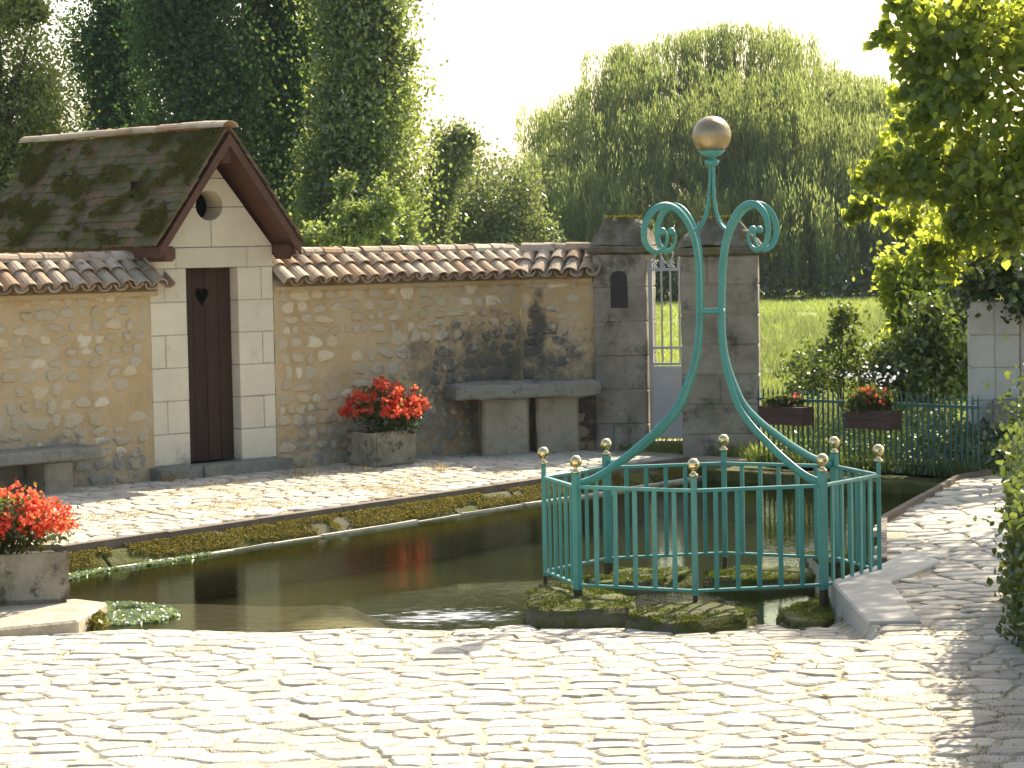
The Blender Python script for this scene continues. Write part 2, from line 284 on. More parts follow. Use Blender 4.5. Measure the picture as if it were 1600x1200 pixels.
# ------------------------------------------------------------------ ground and water
obj('ground', pyd('ground', [(-600, -300, -1.2), (600, -300, -1.2), (600, 900, -1.2), (-600, 900, -1.2)], [(0, 1, 2, 3)]), m_ground, kind='structure')
mp_ = [(-22, 8.6), (-3.75, 24.5), (-.1, 27.55), (1.0, 27.25), (2.5, 26.9), (2.42, 25.25), (4.3, 23.35), (9, 22.6), (60, 21), (600, 15), (600, 900), (-600, 900), (-600, 5)]
obj('meadow', pyd('meadow', [(x, y, -.03) for x, y in mp_], [tuple(range(len(mp_)))]), m_meadow, kind='structure')
def waterline(x): return 15.62 + .09 * math.sin(x * 2.3 + 1) + .05 * math.sin(x * 5.1) - (.12 if x > .1 else 0)
def gz(x, y):                           # yard: level, then dipping into the pool as a ford
    wl = waterline(x); y0 = wl - (1.2 if x < -.3 else 1.2 + .36 * min(1, (x + .3) * 2))
    z = .012 * mnoise.noise(Vector((x * .9, y * .9, 0)))
    inp = max(0, min(1, (2.0 - x) / .02))
    if y > y0:
        t = (y - y0) / (wl - y0)
        z -= inp * (.17 * (t ** (1.25 - .75 * max(0, min(1, (x + .8) * 1.5))) if t < 1 else 1 + (t - 1) * (.42 + 1.2 * max(0, min(1, (x + 1.3) / .8)) ** 2 * (3 - 2 * max(0, min(1, (x + 1.3) / .8))))) + .03 * mnoise.noise(Vector((x * 1.3, y * 1.1, 5))) * min(1, t))
    return z
V = []; F = []
xs = list(np.arange(-9, 1.96, .16)) + [1.985, 2.03] + list(np.arange(2.2, 9.1, .3)); ys = list(np.arange(-8, 9, 1.0)) + list(np.arange(9, 17.9, .14))
for y in ys:
    for x in xs: V.append((x, y, gz(x, y) - .006))
nx = len(xs)
for j in range(len(ys) - 1):
    for i in range(nx - 1):
        if xs[i] >= 2.0 and ys[j] > 14.5: continue
        if xs[i] < -3.6 and ys[j] > 16: continue
        F.append((j * nx + i, j * nx + i + 1, (j + 1) * nx + i + 1, (j + 1) * nx + i))
yard = obj('cobbled_yard', pyd('cobbled_yard', V, F), m_joint, kind='structure', smooth=True)
# right-hand path beside the pool
edge = [(2.0, 14.45), (2.0, 16.2), (2.46, 17.05), (2.84, 19.6), (4.0, 22.9), (4.35, 23.3)]
path = obj('paved_path', MB().prism([Vector((x, y, -.9)) for x, y in [(2.0, 14.5)] + edge[1:] + [(9, 22.9), (9, 14.5)]][::-1], (0, 0, .886)).me('paved_path'), m_joint, kind='structure')
# quay in front of the wall
QA = at(120, 855); QB = at(850, 750); QD = (QB - QA).normalized(); QN = Vector((QD.y, -QD.x, 0))
q0 = QA - QD * 3.6; q1 = QA + QD * 8.35
qp = [q0, q1, Vector((2.35, 25.35, 0)), Vector((2.5, 26.95, 0)), Vector((.9, 27.2, 0)), KINK, SL - D * 4.5, q0 - D * 2]
quay = obj('quay', MB().prism([Vector((p.x, p.y, -.9)) for p in qp], (0, 0, .884)).me('quay'), m_joint, kind='structure')
bk = [q1, Vector((2.35, 25.35, 0)), Vector((4.35, 23.3, 0)), Vector((4.0, 22.9, 0)), Vector((1.95, 24.9, 0))]
obj('pool_back_bank', bevel_me(MB().prism([Vector((p.x, p.y, -.9)) for p in bk], (0, 0, .83)).me('pool_back_bank'), .03, 1, 4, .03, 3), m_mossst, kind='structure')
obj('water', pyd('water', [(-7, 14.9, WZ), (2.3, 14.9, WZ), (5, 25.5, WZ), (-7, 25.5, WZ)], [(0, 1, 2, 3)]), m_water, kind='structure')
V = []; F = []
bx = np.arange(-7, 5.3, .3); by = np.arange(16.6, 26.0, .3)
for y in by:
    for x in bx: V.append((x, y, -.42 - .12 * min(1, (y - 16.6) / 1.2) + .05 * mnoise.noise(Vector((x, y, 2)))))
for j in range(len(by) - 1):
    for i in range(len(bx) - 1): F.append((j * len(bx) + i, j * len(bx) + i + 1, (j + 1) * len(bx) + i + 1, (j + 1) * len(bx) + i))
obj('pool_bed', pyd('pool_bed', V, F), m_bed, kind='structure', smooth=True)

# ------------------------------------------------------------------ setts and paving stones
def sett(poly, zf, dome, tilt, c):
    n = len(poly); v = []; ax, ay = tilt
    def zz(p): return zf(p.x, p.y) + ax * (p.x - c.x) + ay * (p.y - c.y)
    for k, (s, h) in enumerate(((1.03, -.05), (1.0, -.004), (.88, dome * .75), (.5, dome))):
        for p in poly:
            q = c + (p - c) * s; v.append((q.x, q.y, zz(q) + h))
    f = [(k * n + i, k * n + (i + 1) % n, (k + 1) * n + (i + 1) % n, (k + 1) * n + i) for k in range(3) for i in range(n)] + [tuple(3 * n + i for i in range(n))]
    return v, f
def clip(poly, m, d):                   # keep the side of the line through m that faces away from d
    out = []; n = len(poly)
    for i in range(n):
        a, b = poly[i], poly[(i + 1) % n]; sa, sb = (a - m).dot(d), (b - m).dot(d)
        if sa <= 0: out.append(a)
        if (sa < 0) != (sb < 0) and abs(sa - sb) > 1e-9: out.append(a.lerp(b, sa / (sa - sb)))
    return out
def paving(o, ax, ay, ulen, vlen, sw, sh, inside, zf, gap=.014, dome=(.006, .02), tilt=.04):
    # irregular hand-cut stones: cells of a jittered, roughly coursed layout
    out = []; P = {}; du, dv = (sw[0] + sw[1]) / 2, (sh[0] + sh[1]) / 2; nu, nv = int(ulen / du) + 2, int(vlen / dv) + 2
    for j in range(-1, nv):
        sh_ = random.uniform(0, 1)
        for i in range(-1, nu):
            q = o + ax * ((i + sh_ + random.uniform(-.30, .30)) * du) + ay * ((j + random.uniform(-.16, .16)) * dv)
            wob = mnoise.noise_vector(Vector((q.x * .8, q.y * .8, 3))) * .16; P[(i, j)] = Vector((q.x + wob.x, q.y + wob.y, 0))
    an = dv / du
    for (i, j), p in P.items():
        if not inside(p): continue
        poly = [p + ax * a + ay * b for a, b in ((-du * .85, -dv * .85), (du * .85, -dv * .85), (du * .85, dv * .85), (-du * .85, dv * .85))]
        for (k, l), q in [((k, l), P[(k, l)]) for l in range(j - 2, j + 3) for k in range(i - 3, i + 4) if (k, l) in P and (k, l) != (i, j)]:
            dq = q - p; e = ax * (dq.dot(ax) * an * an) + ay * dq.dot(ay)      # metric squeezed so that cells come out long
            poly = clip(poly, (p + q) / 2, e)
            if len(poly) < 3: break
        if len(poly) < 3: continue
        c = sum(poly, Vector()) / len(poly); pl = []; n = len(poly); g = gap * random.uniform(.7, 1.4)
        for k in range(n):
            a, b = poly[k], poly[(k + 1) % n]
            if (b - a).length < .012: continue
            for t in ((.14, .5, .86) if (b - a).length > .09 else (.3, .7)):
                q = a.lerp(b, t); dd = c - q
                pl.append(q + dd.normalized() * (g * random.uniform(.7, 1.5)) + Vector((random.gauss(0, .003), random.gauss(0, .003), 0)))
        if len(pl) < 5: continue
        out.append((c, sett(pl, zf, random.uniform(*dome), (random.uniform(-tilt, tilt), random.uniform(-tilt, tilt)), c)))
    return out
X, Y = Vector((1, 0, 0)), Vector((0, 1, 0))
def in_yard(c): return abs(c.x) < c.y * .2 + .55 and not (c.x < -2.5 and c.y > 14.75) and (c.x < 1.97 or c.y < 14.42) and c.y < waterline(c.x) + .35
yx = Vector((.995, .10, 0)); yy = Vector((-.10, .995, 0))
st = paving(Vector((-5, 9.5, 0)), yx, yy, 10, 7.5, (.16, .34), (.14, .22), in_yard, gz, .010, (.001, .009), .024)
st.sort(key=lambda s: s[0].y)
def lay(st, parent, nobj, name='sett'):
    for c, (v, f) in st[:nobj]:
        obj(name, pyd(name, v, f), m_cobble, parent)
    if len(st) > nobj:
        mb = MB()
        for c, (v, f) in st[nobj:]: mb.add(v, f)
        obj('small_' + name + 's', mb.me(name), m_cobble, parent, kind='stuff')
lay(st, yard, 300)
slabpoly = [at(1298, 912), at(1356, 977), at(1440, 976), at(1410, 934), at(1392, 912), at(1471, 880), at(1415, 864), at(1380, 884)]
def pin(c, poly):
    r = False; n = len(poly)
    for i in range(n):
        a, b = poly[i], poly[(i + 1) % n]
        if (a.y > c.y) != (b.y > c.y) and c.x < (b.x - a.x) * (c.y - a.y) / (b.y - a.y) + a.x: r = not r
    return r
pp = [Vector((x, y, 0)) for x, y in [(2.0, 14.5), (2.03, 16.2), (2.5, 17.05), (2.9, 19.6), (4.06, 22.9), (6.5, 22.9), (6.5, 14.5)]]
flat = lambda x, y: .012 * mnoise.noise(Vector((x * .9, y * .9, 0)))
def in_path(c): return pin(c, pp) and not pin(c, slabpoly) and c.x < c.y * .2 + .5
lay(sorted(paving(Vector((1.8, 14.2, 0)), yx, yy, 5, 9.5, (.2, .42), (.14, .24), in_path, flat, dome=(.001, .007), tilt=.02), key=lambda s: s[0].y), path, 150)
def in_quay(c): return pin(c, qp) and (c - QA).dot(-QN) > .26 and (c - SL).dot(NN) > .02 and c.x > -c.y * .2 - .4
lay(sorted(paving(q0 - D * 1.5, QD, -QN, 13, 5, (.16, .32), (.14, .22), in_quay, flat, dome=(.001, .007), tilt=.02), key=lambda s: s[0].y), quay, 250)
obj('concrete_slab', bevel_me(MB().prism([Vector((p.x, p.y, -.7)) for p in slabpoly][::-1], (0, 0, .722)).me('concrete_slab'), .012), m_conc, kind='structure')
# kerb slab under the near trough
kp = [at(-60, 958), at(118, 940), at(168, 946), at(122, 974), at(-60, 993)]
kp = [Vector((p.x, p.y, -.4)) for p in kp]
ks = obj('kerb_slab', bevel_me(MB().prism(kp[::-1], (0, 0, .42)).me('kerb_slab'), .014, 1), m_kerb, kind='structure')
# quay edging strip, edge stones
L_ = 0.0; mb = None; i = 0
while L_ < 11.8:
    ln = random.uniform(.9, 1.5); a = q0 + QD * L_; M = frame(a, QD, QN)
    obj('edging_strip', MB().box((.004, -.075, -.05), (min(ln, 11.9 - L_) - .004, .012, .022 + random.uniform(-.004, .004)), M, .003).me('edging_strip'), m_strip, quay)
    L_ += ln
L_ = 0.0
while L_ < 11.8:
    ln = random.uniform(.35, .7); a = q0 + QD * L_; M = frame(a, QD, QN)
    e1 = random.uniform(.15, .20); zt = random.uniform(-.06, -.045); me = MB().prism([M @ Vector((.006, y_, z_)) for y_, z_ in ((-.02, -.5), (-.02, zt), (.06, zt), (e1, -.155), (e1 + .02, -.5))], QD * (ln - .012)).me('edge_stone')
    obj('edge_stone', bevel_me(me, .012, 1, 0, .006, 5, L_), m_mossst, quay)
    me = MB().box((.004, e1 + .021, -.2), (ln - .004, e1 + random.uniform(.05, .085), random.uniform(-.158, -.146)), M).me('lip_stone')
    obj('lip_stone', bevel_me(me, 0, 1, 1, .006, 7, L_), m_cobble, quay); L_ += ln
pe = [Vector((x, y, 0)) for x, y in edge]
for a, b in zip(pe[2:-1], pe[3:]):
    dd = (b - a).normalized(); nn = Vector((-dd.y, dd.x, 0)); n = max(1, int((b - a).length / 1.2))
    for i in range(n):
        s0 = (b - a).length * i / n; s1 = (b - a).length * (i + 1) / n
        obj('edging_strip', MB().box((s0 + .004, -.025, -.3), (s1 - .004, .025, .035), frame(a, dd, nn), .004).me('edging_strip'), m_strip, path)

# ------------------------------------------------------------------ rubble walls with canal tile copings
def stone_mesh(k):
    n = 9; random.seed(100 + k); v = []; base = [(math.cos(2 * math.pi * i / n) , math.sin(2 * math.pi * i / n)) for i in range(n)]
    rad = [random.uniform(.62, 1.12) for _ in range(n)]
    for (s, h) in ((1.0, -1.0), (1.0, .1), (.82, .8), (.4, 1.0)):
        for (c, r) in zip(base, rad):
            a, b = c; e = max(abs(a), abs(b)) ** .55
            v.append((a / e * r * s * .5, h, b / e * r * s * .5))
    f = [(q * n + i, q * n + (i + 1) % n, (q + 1) * n + (i + 1) % n, (q + 1) * n + i) for q in range(3) for i in range(n)] + [tuple(3 * n + i for i in range(n))]
    me = pyd('stone', v, f); me.materials.append(m_rubble); bm = bmesh.new(); bm.from_mesh(me); bmesh.ops.recalc_face_normals(bm, faces=bm.faces); bm.to_mesh(me); bm.free(); return me
STONES = [stone_mesh(k) for k in range(12)]
random.seed(11)
def rubble(parent, o, d, n, length, z0, z1, skip=lambda u, z: False, keep=.9):
    z = z0; cnt = 0
    while z < z1 - .06:
        h = random.uniform(.09, .16); u = random.uniform(0, .1)
        while u < length - .08:
            wd = random.uniform(.10, .27)
            if u + wd > length: break
            if random.random() < keep and not skip(u + wd / 2, z + h / 2):
                s = obj('stone', random.choice(STONES), None, parent)
                s.matrix_local = frame(o + d * (u + wd / 2) + Z * (z + h / 2 + random.uniform(-.015, .015)), d, n, Z) @ Matrix.Rotation(random.uniform(-.15, .15), 4, 'Y') @ Matrix.Diagonal((wd * random.uniform(.72, 1.1) * random.choice((-1, 1)), random.uniform(.009, .024), h * random.uniform(.75, 1.1), 1)); cnt += 1
            u += wd
        z += h
    return cnt
def tile_mesh(Lg, r0, r1, th=.013, n=7):
    v = []; f = []
    for (y, r) in ((0, r0), (Lg, r1)):
        for rr in (r, r - th):
            for k in range(n + 1):
                a = math.pi * k / n; v.append((rr * math.cos(a), y, rr * math.sin(a) * .85))
    m = n + 1
    for k in range(n):
        f += [(k, k + 1, 2 * m + k + 1, 2 * m + k), (m + k + 1, m + k, 3 * m + k, 3 * m + k + 1), (k + 1, k, m + k, m + k + 1), (2 * m + k, 2 * m + k + 1, 3 * m + k + 1, 3 * m + k)]
    f += [(0, 2 * m, 3 * m, m), (n, m + n, 3 * m + n, 2 * m + n)]
    me = pyd('tile', v, f); me.materials.append(m_ctile); return me
T_cov = tile_mesh(.30, .068, .084); T_pan = tile_mesh(.46, .088, .072); T_rid = tile_mesh(.30, .105, .092)
def put(me, name, parent, o, x, y, z, j=.03):
    t = obj(name, me, None, parent)
    t.matrix_local = frame(o, x, y, z) @ Matrix.Rotation(random.uniform(-j, j), 4, 'Z') @ Matrix.Rotation(random.uniform(-j, j), 4, 'X') @ Matrix.Rotation(random.uniform(-j * 1.5, j * 1.5), 4, 'Y')
    return t
def coping(parent, o, d, n, length, ze, rise=.22, over=.15, half=.22, pitch=.172, ridge=True):
    # o: wall face line start; tiles slope from a ridge behind the face to an eave in front of it
    cp = [o - n * half + Z * (ze + rise + .0), o + n * .05 + Z * (ze - .01), o + n * .05 + Z * (ze - .05), o - n * (half * 2 + .05) + Z * (ze - .05), o - n * (half * 2 + .05) + Z * (ze - .01)]
    obj('coping_mortar', MB().prism(cp, d * length).me('coping_mortar'), m_mortar, parent)
    for side in (1, -1):
        nn = n * side; e0 = o + n * over if side == 1 else o - n * (2 * half + over)
        top = o - n * half + Z * (ze + rise + .015); run = (e0 - (o - n * half)).length
        s = (nn * run - Z * (rise + .0)).normalized(); x = d if side == 1 else -d; up = x.cross(s)
        if up.z < 0: x = -x; up = x.cross(s)
        sl = math.hypot(run, rise)
        for i in range(int(length / pitch) + 1):
            u = min(length - .02, pitch * (i + .5))
            q = top + d * u
            put(T_pan, 'tile', parent, q + d * (pitch / 2) + s * (sl - .455) + up * .062, x, s, up) .scale = (1, 1, -1)
            put(T_cov, 'tile', parent, q + s * (sl - .30 + random.uniform(-.02, .015)) + up * .035, x, s, up)
            put(T_cov, 'tile', parent, q + s * (sl - .52 + random.uniform(-.02, .02)) + up * .055, x, s, up)
    if ridge:
        u = 0.0
        while u < length - .1:
            put(T_rid, 'ridge_tile', parent, o - n * half + d * u + Z * (ze + rise + .075), n, d, Z, .03)
            u += .245
ZE = 1.80
wl_ = thing('garden_wall', 'ochre rubble garden wall with tiled coping behind the low bench, left of the shed', 'wall', tuple(SL - D * 2))
wr_ = thing('garden_wall', 'long stained rubble garden wall with tiled coping between shed and gate pillar', 'wall', tuple(SR + D * 1.5))
bpy.context.view_layer.update()
for wq, o, ln in ((wl_, SL - D * 3.0, 3.0), (wr_, SR, 3.18)):
    inv = Matrix.Translation(-wq.location); oo = o - wq.location
    obj('mortar_core', MB().box((0, -.42, -.3), (ln, 0, ZE), frame(oo, D, -NN) @ Matrix.Diagonal((1, -1, 1, 1))).me('mortar_core'), m_mortar, wq); bevel_me(wq.children[0].data, 0, 1, 5, .007, 7)
    rubble(wq, oo, D, NN, ln, -.02, ZE - .06)
    coping(wq, oo, D, NN, ln + (.06 if wq is wl_ else .10), ZE)
ob = KINK - wr_.location; LB = .80
obj('mortar_core', MB().box((0, 0, -.3), (LB, .42, ZE), frame(ob, DB, -NB)).me('mortar_core'), m_mortar, wr_)
rubble(wr_, ob, DB, NB, LB, -.02, ZE - .06, keep=.6)
coping(wr_, ob - DB * .02, DB, NB, LB + .02, ZE)

# ------------------------------------------------------------------ shed (outhouse)
shed = thing('stone_shed', 'small pale ashlar shed with steep mossy tiled roof and heart-cut door', 'shed', tuple(SL + D * SW / 2 - NN * 1.6))
SO = SL - shed.location
FM = frame(SO, D, -NN)                         # local: x along facade, y into the shed, z up
SD = 3.25; DL, DR = .415, 1.0; ZT = 2.2; DB0, DT = .12, 2.0; APX = 3.06
def facblk(poly, cut=None, depth=.28, name='ashlar_block', m=m_ashlar):
    g = .0035; c = sum((Vector((a, 0, b)) for a, b in poly), Vector()) / len(poly)
    pl = []
    for a, b in poly:
        v = Vector((a, 0, b)); dv = c - v; pl.append(v + Vector((math.copysign(g, dv.x), 0, math.copysign(g, dv.z))))
    pr = random.uniform(-.003, .003)
    me = MB().prism([FM @ (p + Vector((0, pr, 0))) for p in pl], -NN * depth).me(name)
    bm = bmesh.new(); bm.from_mesh(me); bmesh.ops.recalc_face_normals(bm, faces=bm.faces); bm.to_mesh(me); bm.free()
    o = obj(name, me, m, shed)
    if cut is not None:
        md = o.modifiers.new('b', 'BOOLEAN'); md.operation = 'DIFFERENCE'; md.solver = 'EXACT'; md.object = cut
        dg = bpy.context.evaluated_depsgraph_get(); nm = bpy.data.meshes.new_from_object(o.evaluated_get(dg)); o.modifiers.clear(); o.data = nm
    else: bevel_me(o.data, .005)
    return o
def R4(a, b, c, d): return [(a, c), (b, c), (b, d), (a, d)]
# core behind the joints (kept 4 mm back) so that joints read as recessed lime mortar
zs = [2.0, 1.68, 1.365, 1.05, .735, .42, .12]
for i in range(6):
    hi, lo = zs[i], zs[i + 1]
    if i % 2 == 0:
        facblk(R4(0, .165, lo, hi)); facblk(R4(.165, DL, lo, hi)); facblk(R4(DR, SW - .14, lo, hi)); facblk(R4(SW - .14, SW, lo, hi))
    else: facblk(R4(0, DL, lo, hi)); facblk(R4(DR, SW, lo, hi))
for a, b in ((0, .3), (.3, 1.12), (1.12, SW)): facblk(R4(a, b, 2.0, ZT))
for u0, u1 in ((-.06, .42), (.42, 1.06), (1.06, SW + .06)):
    facblk([(u0, -.12), (u1, -.12), (u1, .118), (u0, .118)], depth=.3, name='plinth_block', m=m_bench).location = NN * (.20 if u0 != .42 else .23)
hs = SW / 2; sl_ = (APX - ZT) / hs
def wz(z): return (z - ZT) / sl_
OC, OZ, ORX, ORZ = hs - .015, 2.60, .155, .145
cutme = MB().prism([FM @ Vector((OC + ORX * math.cos(2 * math.pi * k / 40), -.2, OZ + ORZ * math.sin(2 * math.pi * k / 40))) for k in range(40)], -NN * 1.0).me('cut')
bm = bmesh.new(); bm.from_mesh(cutme); bmesh.ops.recalc_face_normals(bm, faces=bm.faces); bm.to_mesh(cutme); bm.free()
cutter = obj('cut', cutme); cutter.location = shed.location
bpy.context.view_layer.update()
z1 = 2.585; z2 = 2.86
facblk([(0.0, ZT), (hs, ZT), (hs, z1), (wz(z1), z1)], cutter)
facblk([(hs, ZT), (SW, ZT), (SW - wz(z1), z1), (hs, z1)], cutter)
facblk([(wz(z1), z1), (SW - wz(z1), z1), (SW - wz(z2), z2), (wz(z2), z2)], cutter)
facblk([(wz(z2), z2), (SW - wz(z2), z2), (hs, APX)])
bpy.data.objects.remove(cutter)
# mortar backing plates, flank walls, rear wall
def facbox(name, a, b, m): return obj(name, MB().box(a, b, FM).me(name), m, shed)
for a, b in ((.004, DL - .004), (DR + .004, SW - .004)): facbox('wall_core', (a, .004, -.1), (b, .25, 2.0), m_kerb)
facbox('wall_core', (.004, .004, 2.001), (SW - .004, .25, ZT - .002), m_kerb)
mbk = MB()
for s in (0, 1):
    x0, x1 = ((.002, .26) if s == 0 else (SW - .26, SW - .002))
    facbox('side_wall', (x0, .285, -.1), (x1, SD, ZT + .05), m_ashlar)
facbox('rear_wall', (.262, SD - .25, -.1), (SW - .262, SD, ZT), m_ashlar)
facbox('ceiling_board', (.27, .29, ZT + .06), (SW - .27, SD - .26, ZT + .08), m_dark)
facbox('door_backing', (DL - .1, .62, 0), (DR + .1, .64, 2.15), m_dark)
facbox('loft_backing', (.2, .60, ZT + .085), (SW - .2, .62, 2.85), m_dark)
# door: planks with a heart cut out
door = obj('door', None, parent=shed)
hp = []
for k in range(36):
    t = 2 * math.pi * k / 36; hp.append(((DL + DR) / 2 - .035 + .0068 * 16 * math.sin(t) ** 3 * .72, 1.73 + .0068 * (13 * math.cos(t) - 5 * math.cos(2 * t) - 2 * math.cos(3 * t) - math.cos(4 * t)) * .95))
hm = MB().prism([FM @ Vector((a, .0, b)) for a, b in hp], -NN * .4).me('cut'); bm = bmesh.new(); bm.from_mesh(hm); bmesh.ops.recalc_face_normals(bm, faces=bm.faces); bm.to_mesh(hm); bm.free()
hc = obj('cut', hm); hc.location = shed.location
bpy.context.view_layer.update()
pw = (DR - DL) / 4
for i in range(4):
    p = obj('plank', MB().box((DL + pw * i + .003, .13 + random.uniform(0, .004), DB0 + .01), (DL + pw * (i + 1) - .003, .16, DT - .006), FM).me('plank'), m_door, door)
    if i in (1, 2, 0):
        md = p.modifiers.new('b', 'BOOLEAN'); md.operation = 'DIFFERENCE'; md.solver = 'EXACT'; md.object = hc
        bpy.context.view_layer.update(); dg = bpy.context.evaluated_depsgraph_get(); nm = bpy.data.meshes.new_from_object(p.evaluated_get(dg)); p.modifiers.clear(); p.data = nm
bpy.data.objects.remove(hc)
obj('door_ledge', MB().box((DL + .02, .162, .4), (DR - .02, .185, .5), FM).me('l'), m_door, door)
obj('door_ledge', MB().box((DL + .02, .162, 1.4), (DR - .02, .185, 1.5), FM).me('l'), m_door, door)
# roof
OV = .33; EW = .80; RZ = 3.30; EZ = 2.24
roof = obj('roof', None, parent=shed)
run = EW; rise = RZ - EZ; slen = math.hypot(run, rise)
for side in (-1, 1):
    a = FM @ Vector((hs, -OV, RZ - .03)); b = FM @ Vector((hs + side * EW, -OV, EZ - .03))
    dn = Vector((0, 0, -.035))
    obj('soffit_boarding', MB().prism([a, b, b + dn, a + dn], -NN * (SD + OV)).me('s'), m_timber, roof)
    # barge board on the front rake, fascia along the eave
    sdir = (b - a).normalized(); pn = Vector((0, 0, -.10))
    a2, b2 = a + NN * .002 , b + NN * .002
    obj('barge_board', MB().prism([a2 + Z * .01, b2 + Z * .01, b2 + pn, a2 + pn * 1.1], NN * .035).me('b'), m_timber, roof)
    fx = hs + side * (EW - .01)
    obj('fascia', MB().box((min(fx, fx - side * .035), -OV + .03, EZ - .13), (max(fx, fx - side * .035), SD - .02, EZ - .022), FM).me('f'), m_timber, roof)
    # carved plate end under the barge board
    x0, x1 = (hs + side * (EW - .05), hs + side * (hs - .01)); x0, x1 = min(x0, x1) , max(x0, x1)
    obj('plate_end', bevel_me(MB().box((x0, -OV + .02, EZ - .17), (x1 + (.10 if side < 0 else 0), -.003, EZ - .025), FM).me('p'), .02, 2), m_timber, roof)
obj('ridge_beam', MB().box((hs - .05, -OV + .03, RZ - .30), (hs + .05, -.003, RZ - .12), FM).me('r'), m_timber, roof)
# flat tiles, laid in courses from the eave up
def ftile(k):
    random.seed(40 + k); me = MB().box((-.5, 0, 0), (.5, 1, 1), None, 0).me('tile')
    bm = bmesh.new(); bm.from_mesh(me); bmesh.ops.subdivide_edges(bm, edges=[e for e in bm.edges if abs(e.verts[0].co.x - e.verts[1].co.x) > .5], cuts=2)
    for v in bm.verts:
        if v.co.y < .5: v.co.y += random.uniform(-.05, .06); v.co.z += random.uniform(-.1, .2)
    bmesh.ops.recalc_face_normals(bm, faces=bm.faces); bm.to_mesh(me); bm.free(); me.materials.append(m_rtile); return me
FT = [ftile(k) for k in range(8)]; random.seed(5)
ROWS = 13; exp = slen / ROWS; TL = SD + OV + .06; TW = .163
joined = MB()
for side in (-1, 1):
    xd = -NN * 1.0; sup = ((FM @ Vector((hs, 0, RZ))) - (FM @ Vector((hs + side * EW, 0, EZ)))).normalized()
    up = xd.cross(sup); xx = xd
    if up.z < 0: xx = -xd; up = xx.cross(sup)
    eave = FM @ Vector((hs + side * (EW + .03), -OV - .03, EZ - .04))
    for r in range(ROWS):
        u = -random.uniform(0, TW)
        while u < TL - .02:
            wd = TW * random.uniform(.94, 1.0); c0 = max(u, 0); c1 = min(u + wd, TL)
            if c1 - c0 > .03:
                sag = -.018 * math.sin(math.pi * (c0 / TL)) + .012 * mnoise.noise(Vector((c0 * 1.4, r * .4, side)))
                M = frame(eave + xd * ((c0 + c1) / 2) + sup * (exp * r + random.uniform(-.008, .006)) + up * (.034 + sag), xx, sup, up) @ Matrix.Rotation(-.10 + random.uniform(-.03, .02), 4, 'X') @ Matrix.Rotation(random.uniform(-.025, .025), 4, 'Y') @ Matrix.Rotation(random.uniform(-.02, .02), 4, 'Z') @ Matrix.Diagonal(((c1 - c0) * .995 + .002, exp * 1.75, .019, 1))
                me = random.choice(FT)
                if side == -1: t = obj('tile', me, None, roof); t.matrix_local = M
                else: joined.add([M @ v.co for v in me.vertices], [tuple(p.vertices) for p in me.polygons])
            u += wd
jr = obj('far_slope_tiles', joined.me('far_slope_tiles'), m_rtile, roof, kind='stuff')
u = -OV - .04
while u < SD - .1:
    t = put(T_rid, 'ridge_tile', roof, FM @ Vector((hs, u + .40, RZ + .045)), -D, NN, Z, .025)
    t.matrix_basis = t.matrix_basis @ Matrix.Diagonal((1.05, 1.38, .8, 1)); u += .385
# moss cushions on the near slope
def tufts(name, pts, size, mat_, parent, up=None, flatk=.5, **kw):
    n = len(pts); a = rng.normal(size=(n, 3)); a[:, 2] = np.abs(a[:, 2]) * flatk; a /= np.linalg.norm(a, axis=1)[:, None]
    return leafobj(name, pts, a, size, .7, mat_, parent, **kw)
def leafobj(name, C, A, size, asp, mat_, parent=None, shape=4, label=None, cat=None, kind='stuff', B=None):
    C = np.asarray(C, float); n = len(C); A = A / (np.linalg.norm(A, axis=1)[:, None] + 1e-9)
    if B is None:
        B = rng.normal(size=(n, 3)); B -= A * (A * B).sum(1)[:, None]; B /= np.linalg.norm(B, axis=1)[:, None] + 1e-9
    s = (size * rng.uniform(.65, 1.3, n))[:, None]
    if shape == 4:
        V = np.stack([C - A * s * .5, C + B * s * asp * .5, C + A * s * .5, C - B * s * asp * .5], 1)
    else:                        # six points, folded along the midrib
        Nn = np.cross(A, B) * s * .10
        V = np.stack([C - A * s * .5, C + B * s * asp * .42 - A * s * .18 + Nn, C + B * s * asp * .40 + A * s * .14 + Nn, C + A * s * .5, C - B * s * asp * .40 + A * s * .14 + Nn, C - B * s * asp * .42 - A * s * .18 + Nn], 1)
    k = V.shape[1]; F = np.arange(n * k).reshape(n, k)
    if k == 6: F = np.concatenate([F[:, [0, 1, 2, 3]], F[:, [0, 3, 4, 5]]])
    return obj(name, big(name, V.reshape(-1, 3), F), mat_, parent, label=label, cat=cat, kind=kind)
pts = []
for _ in range(52000):
    u, s = random.uniform(0, TL), random.uniform(0, slen * 1.0)
    if mnoise.noise(Vector((u * 1.7, s * 3.2, 4))) + .55 * mnoise.noise(Vector((u * 6, s * 9, 1))) + (.22 * (s / slen) - .05) + .3 * max(0, (.9 - u)) * (s / slen > .6) > .16:
        xd = -NN; sup = ((FM @ Vector((hs, 0, RZ))) - (FM @ Vector((hs - EW, 0, EZ)))).normalized(); up = sup.cross(xd); up = up if up.z > 0 else -up
        pts.append(FM @ Vector((hs - EW - .03, -OV - .03, EZ - .04)) + xd * u + sup * s + up * (.062 + random.uniform(0, .018)))
if pts: tufts('roof_moss', np.array([tuple(p) for p in pts]), .020, m_moss, roof)

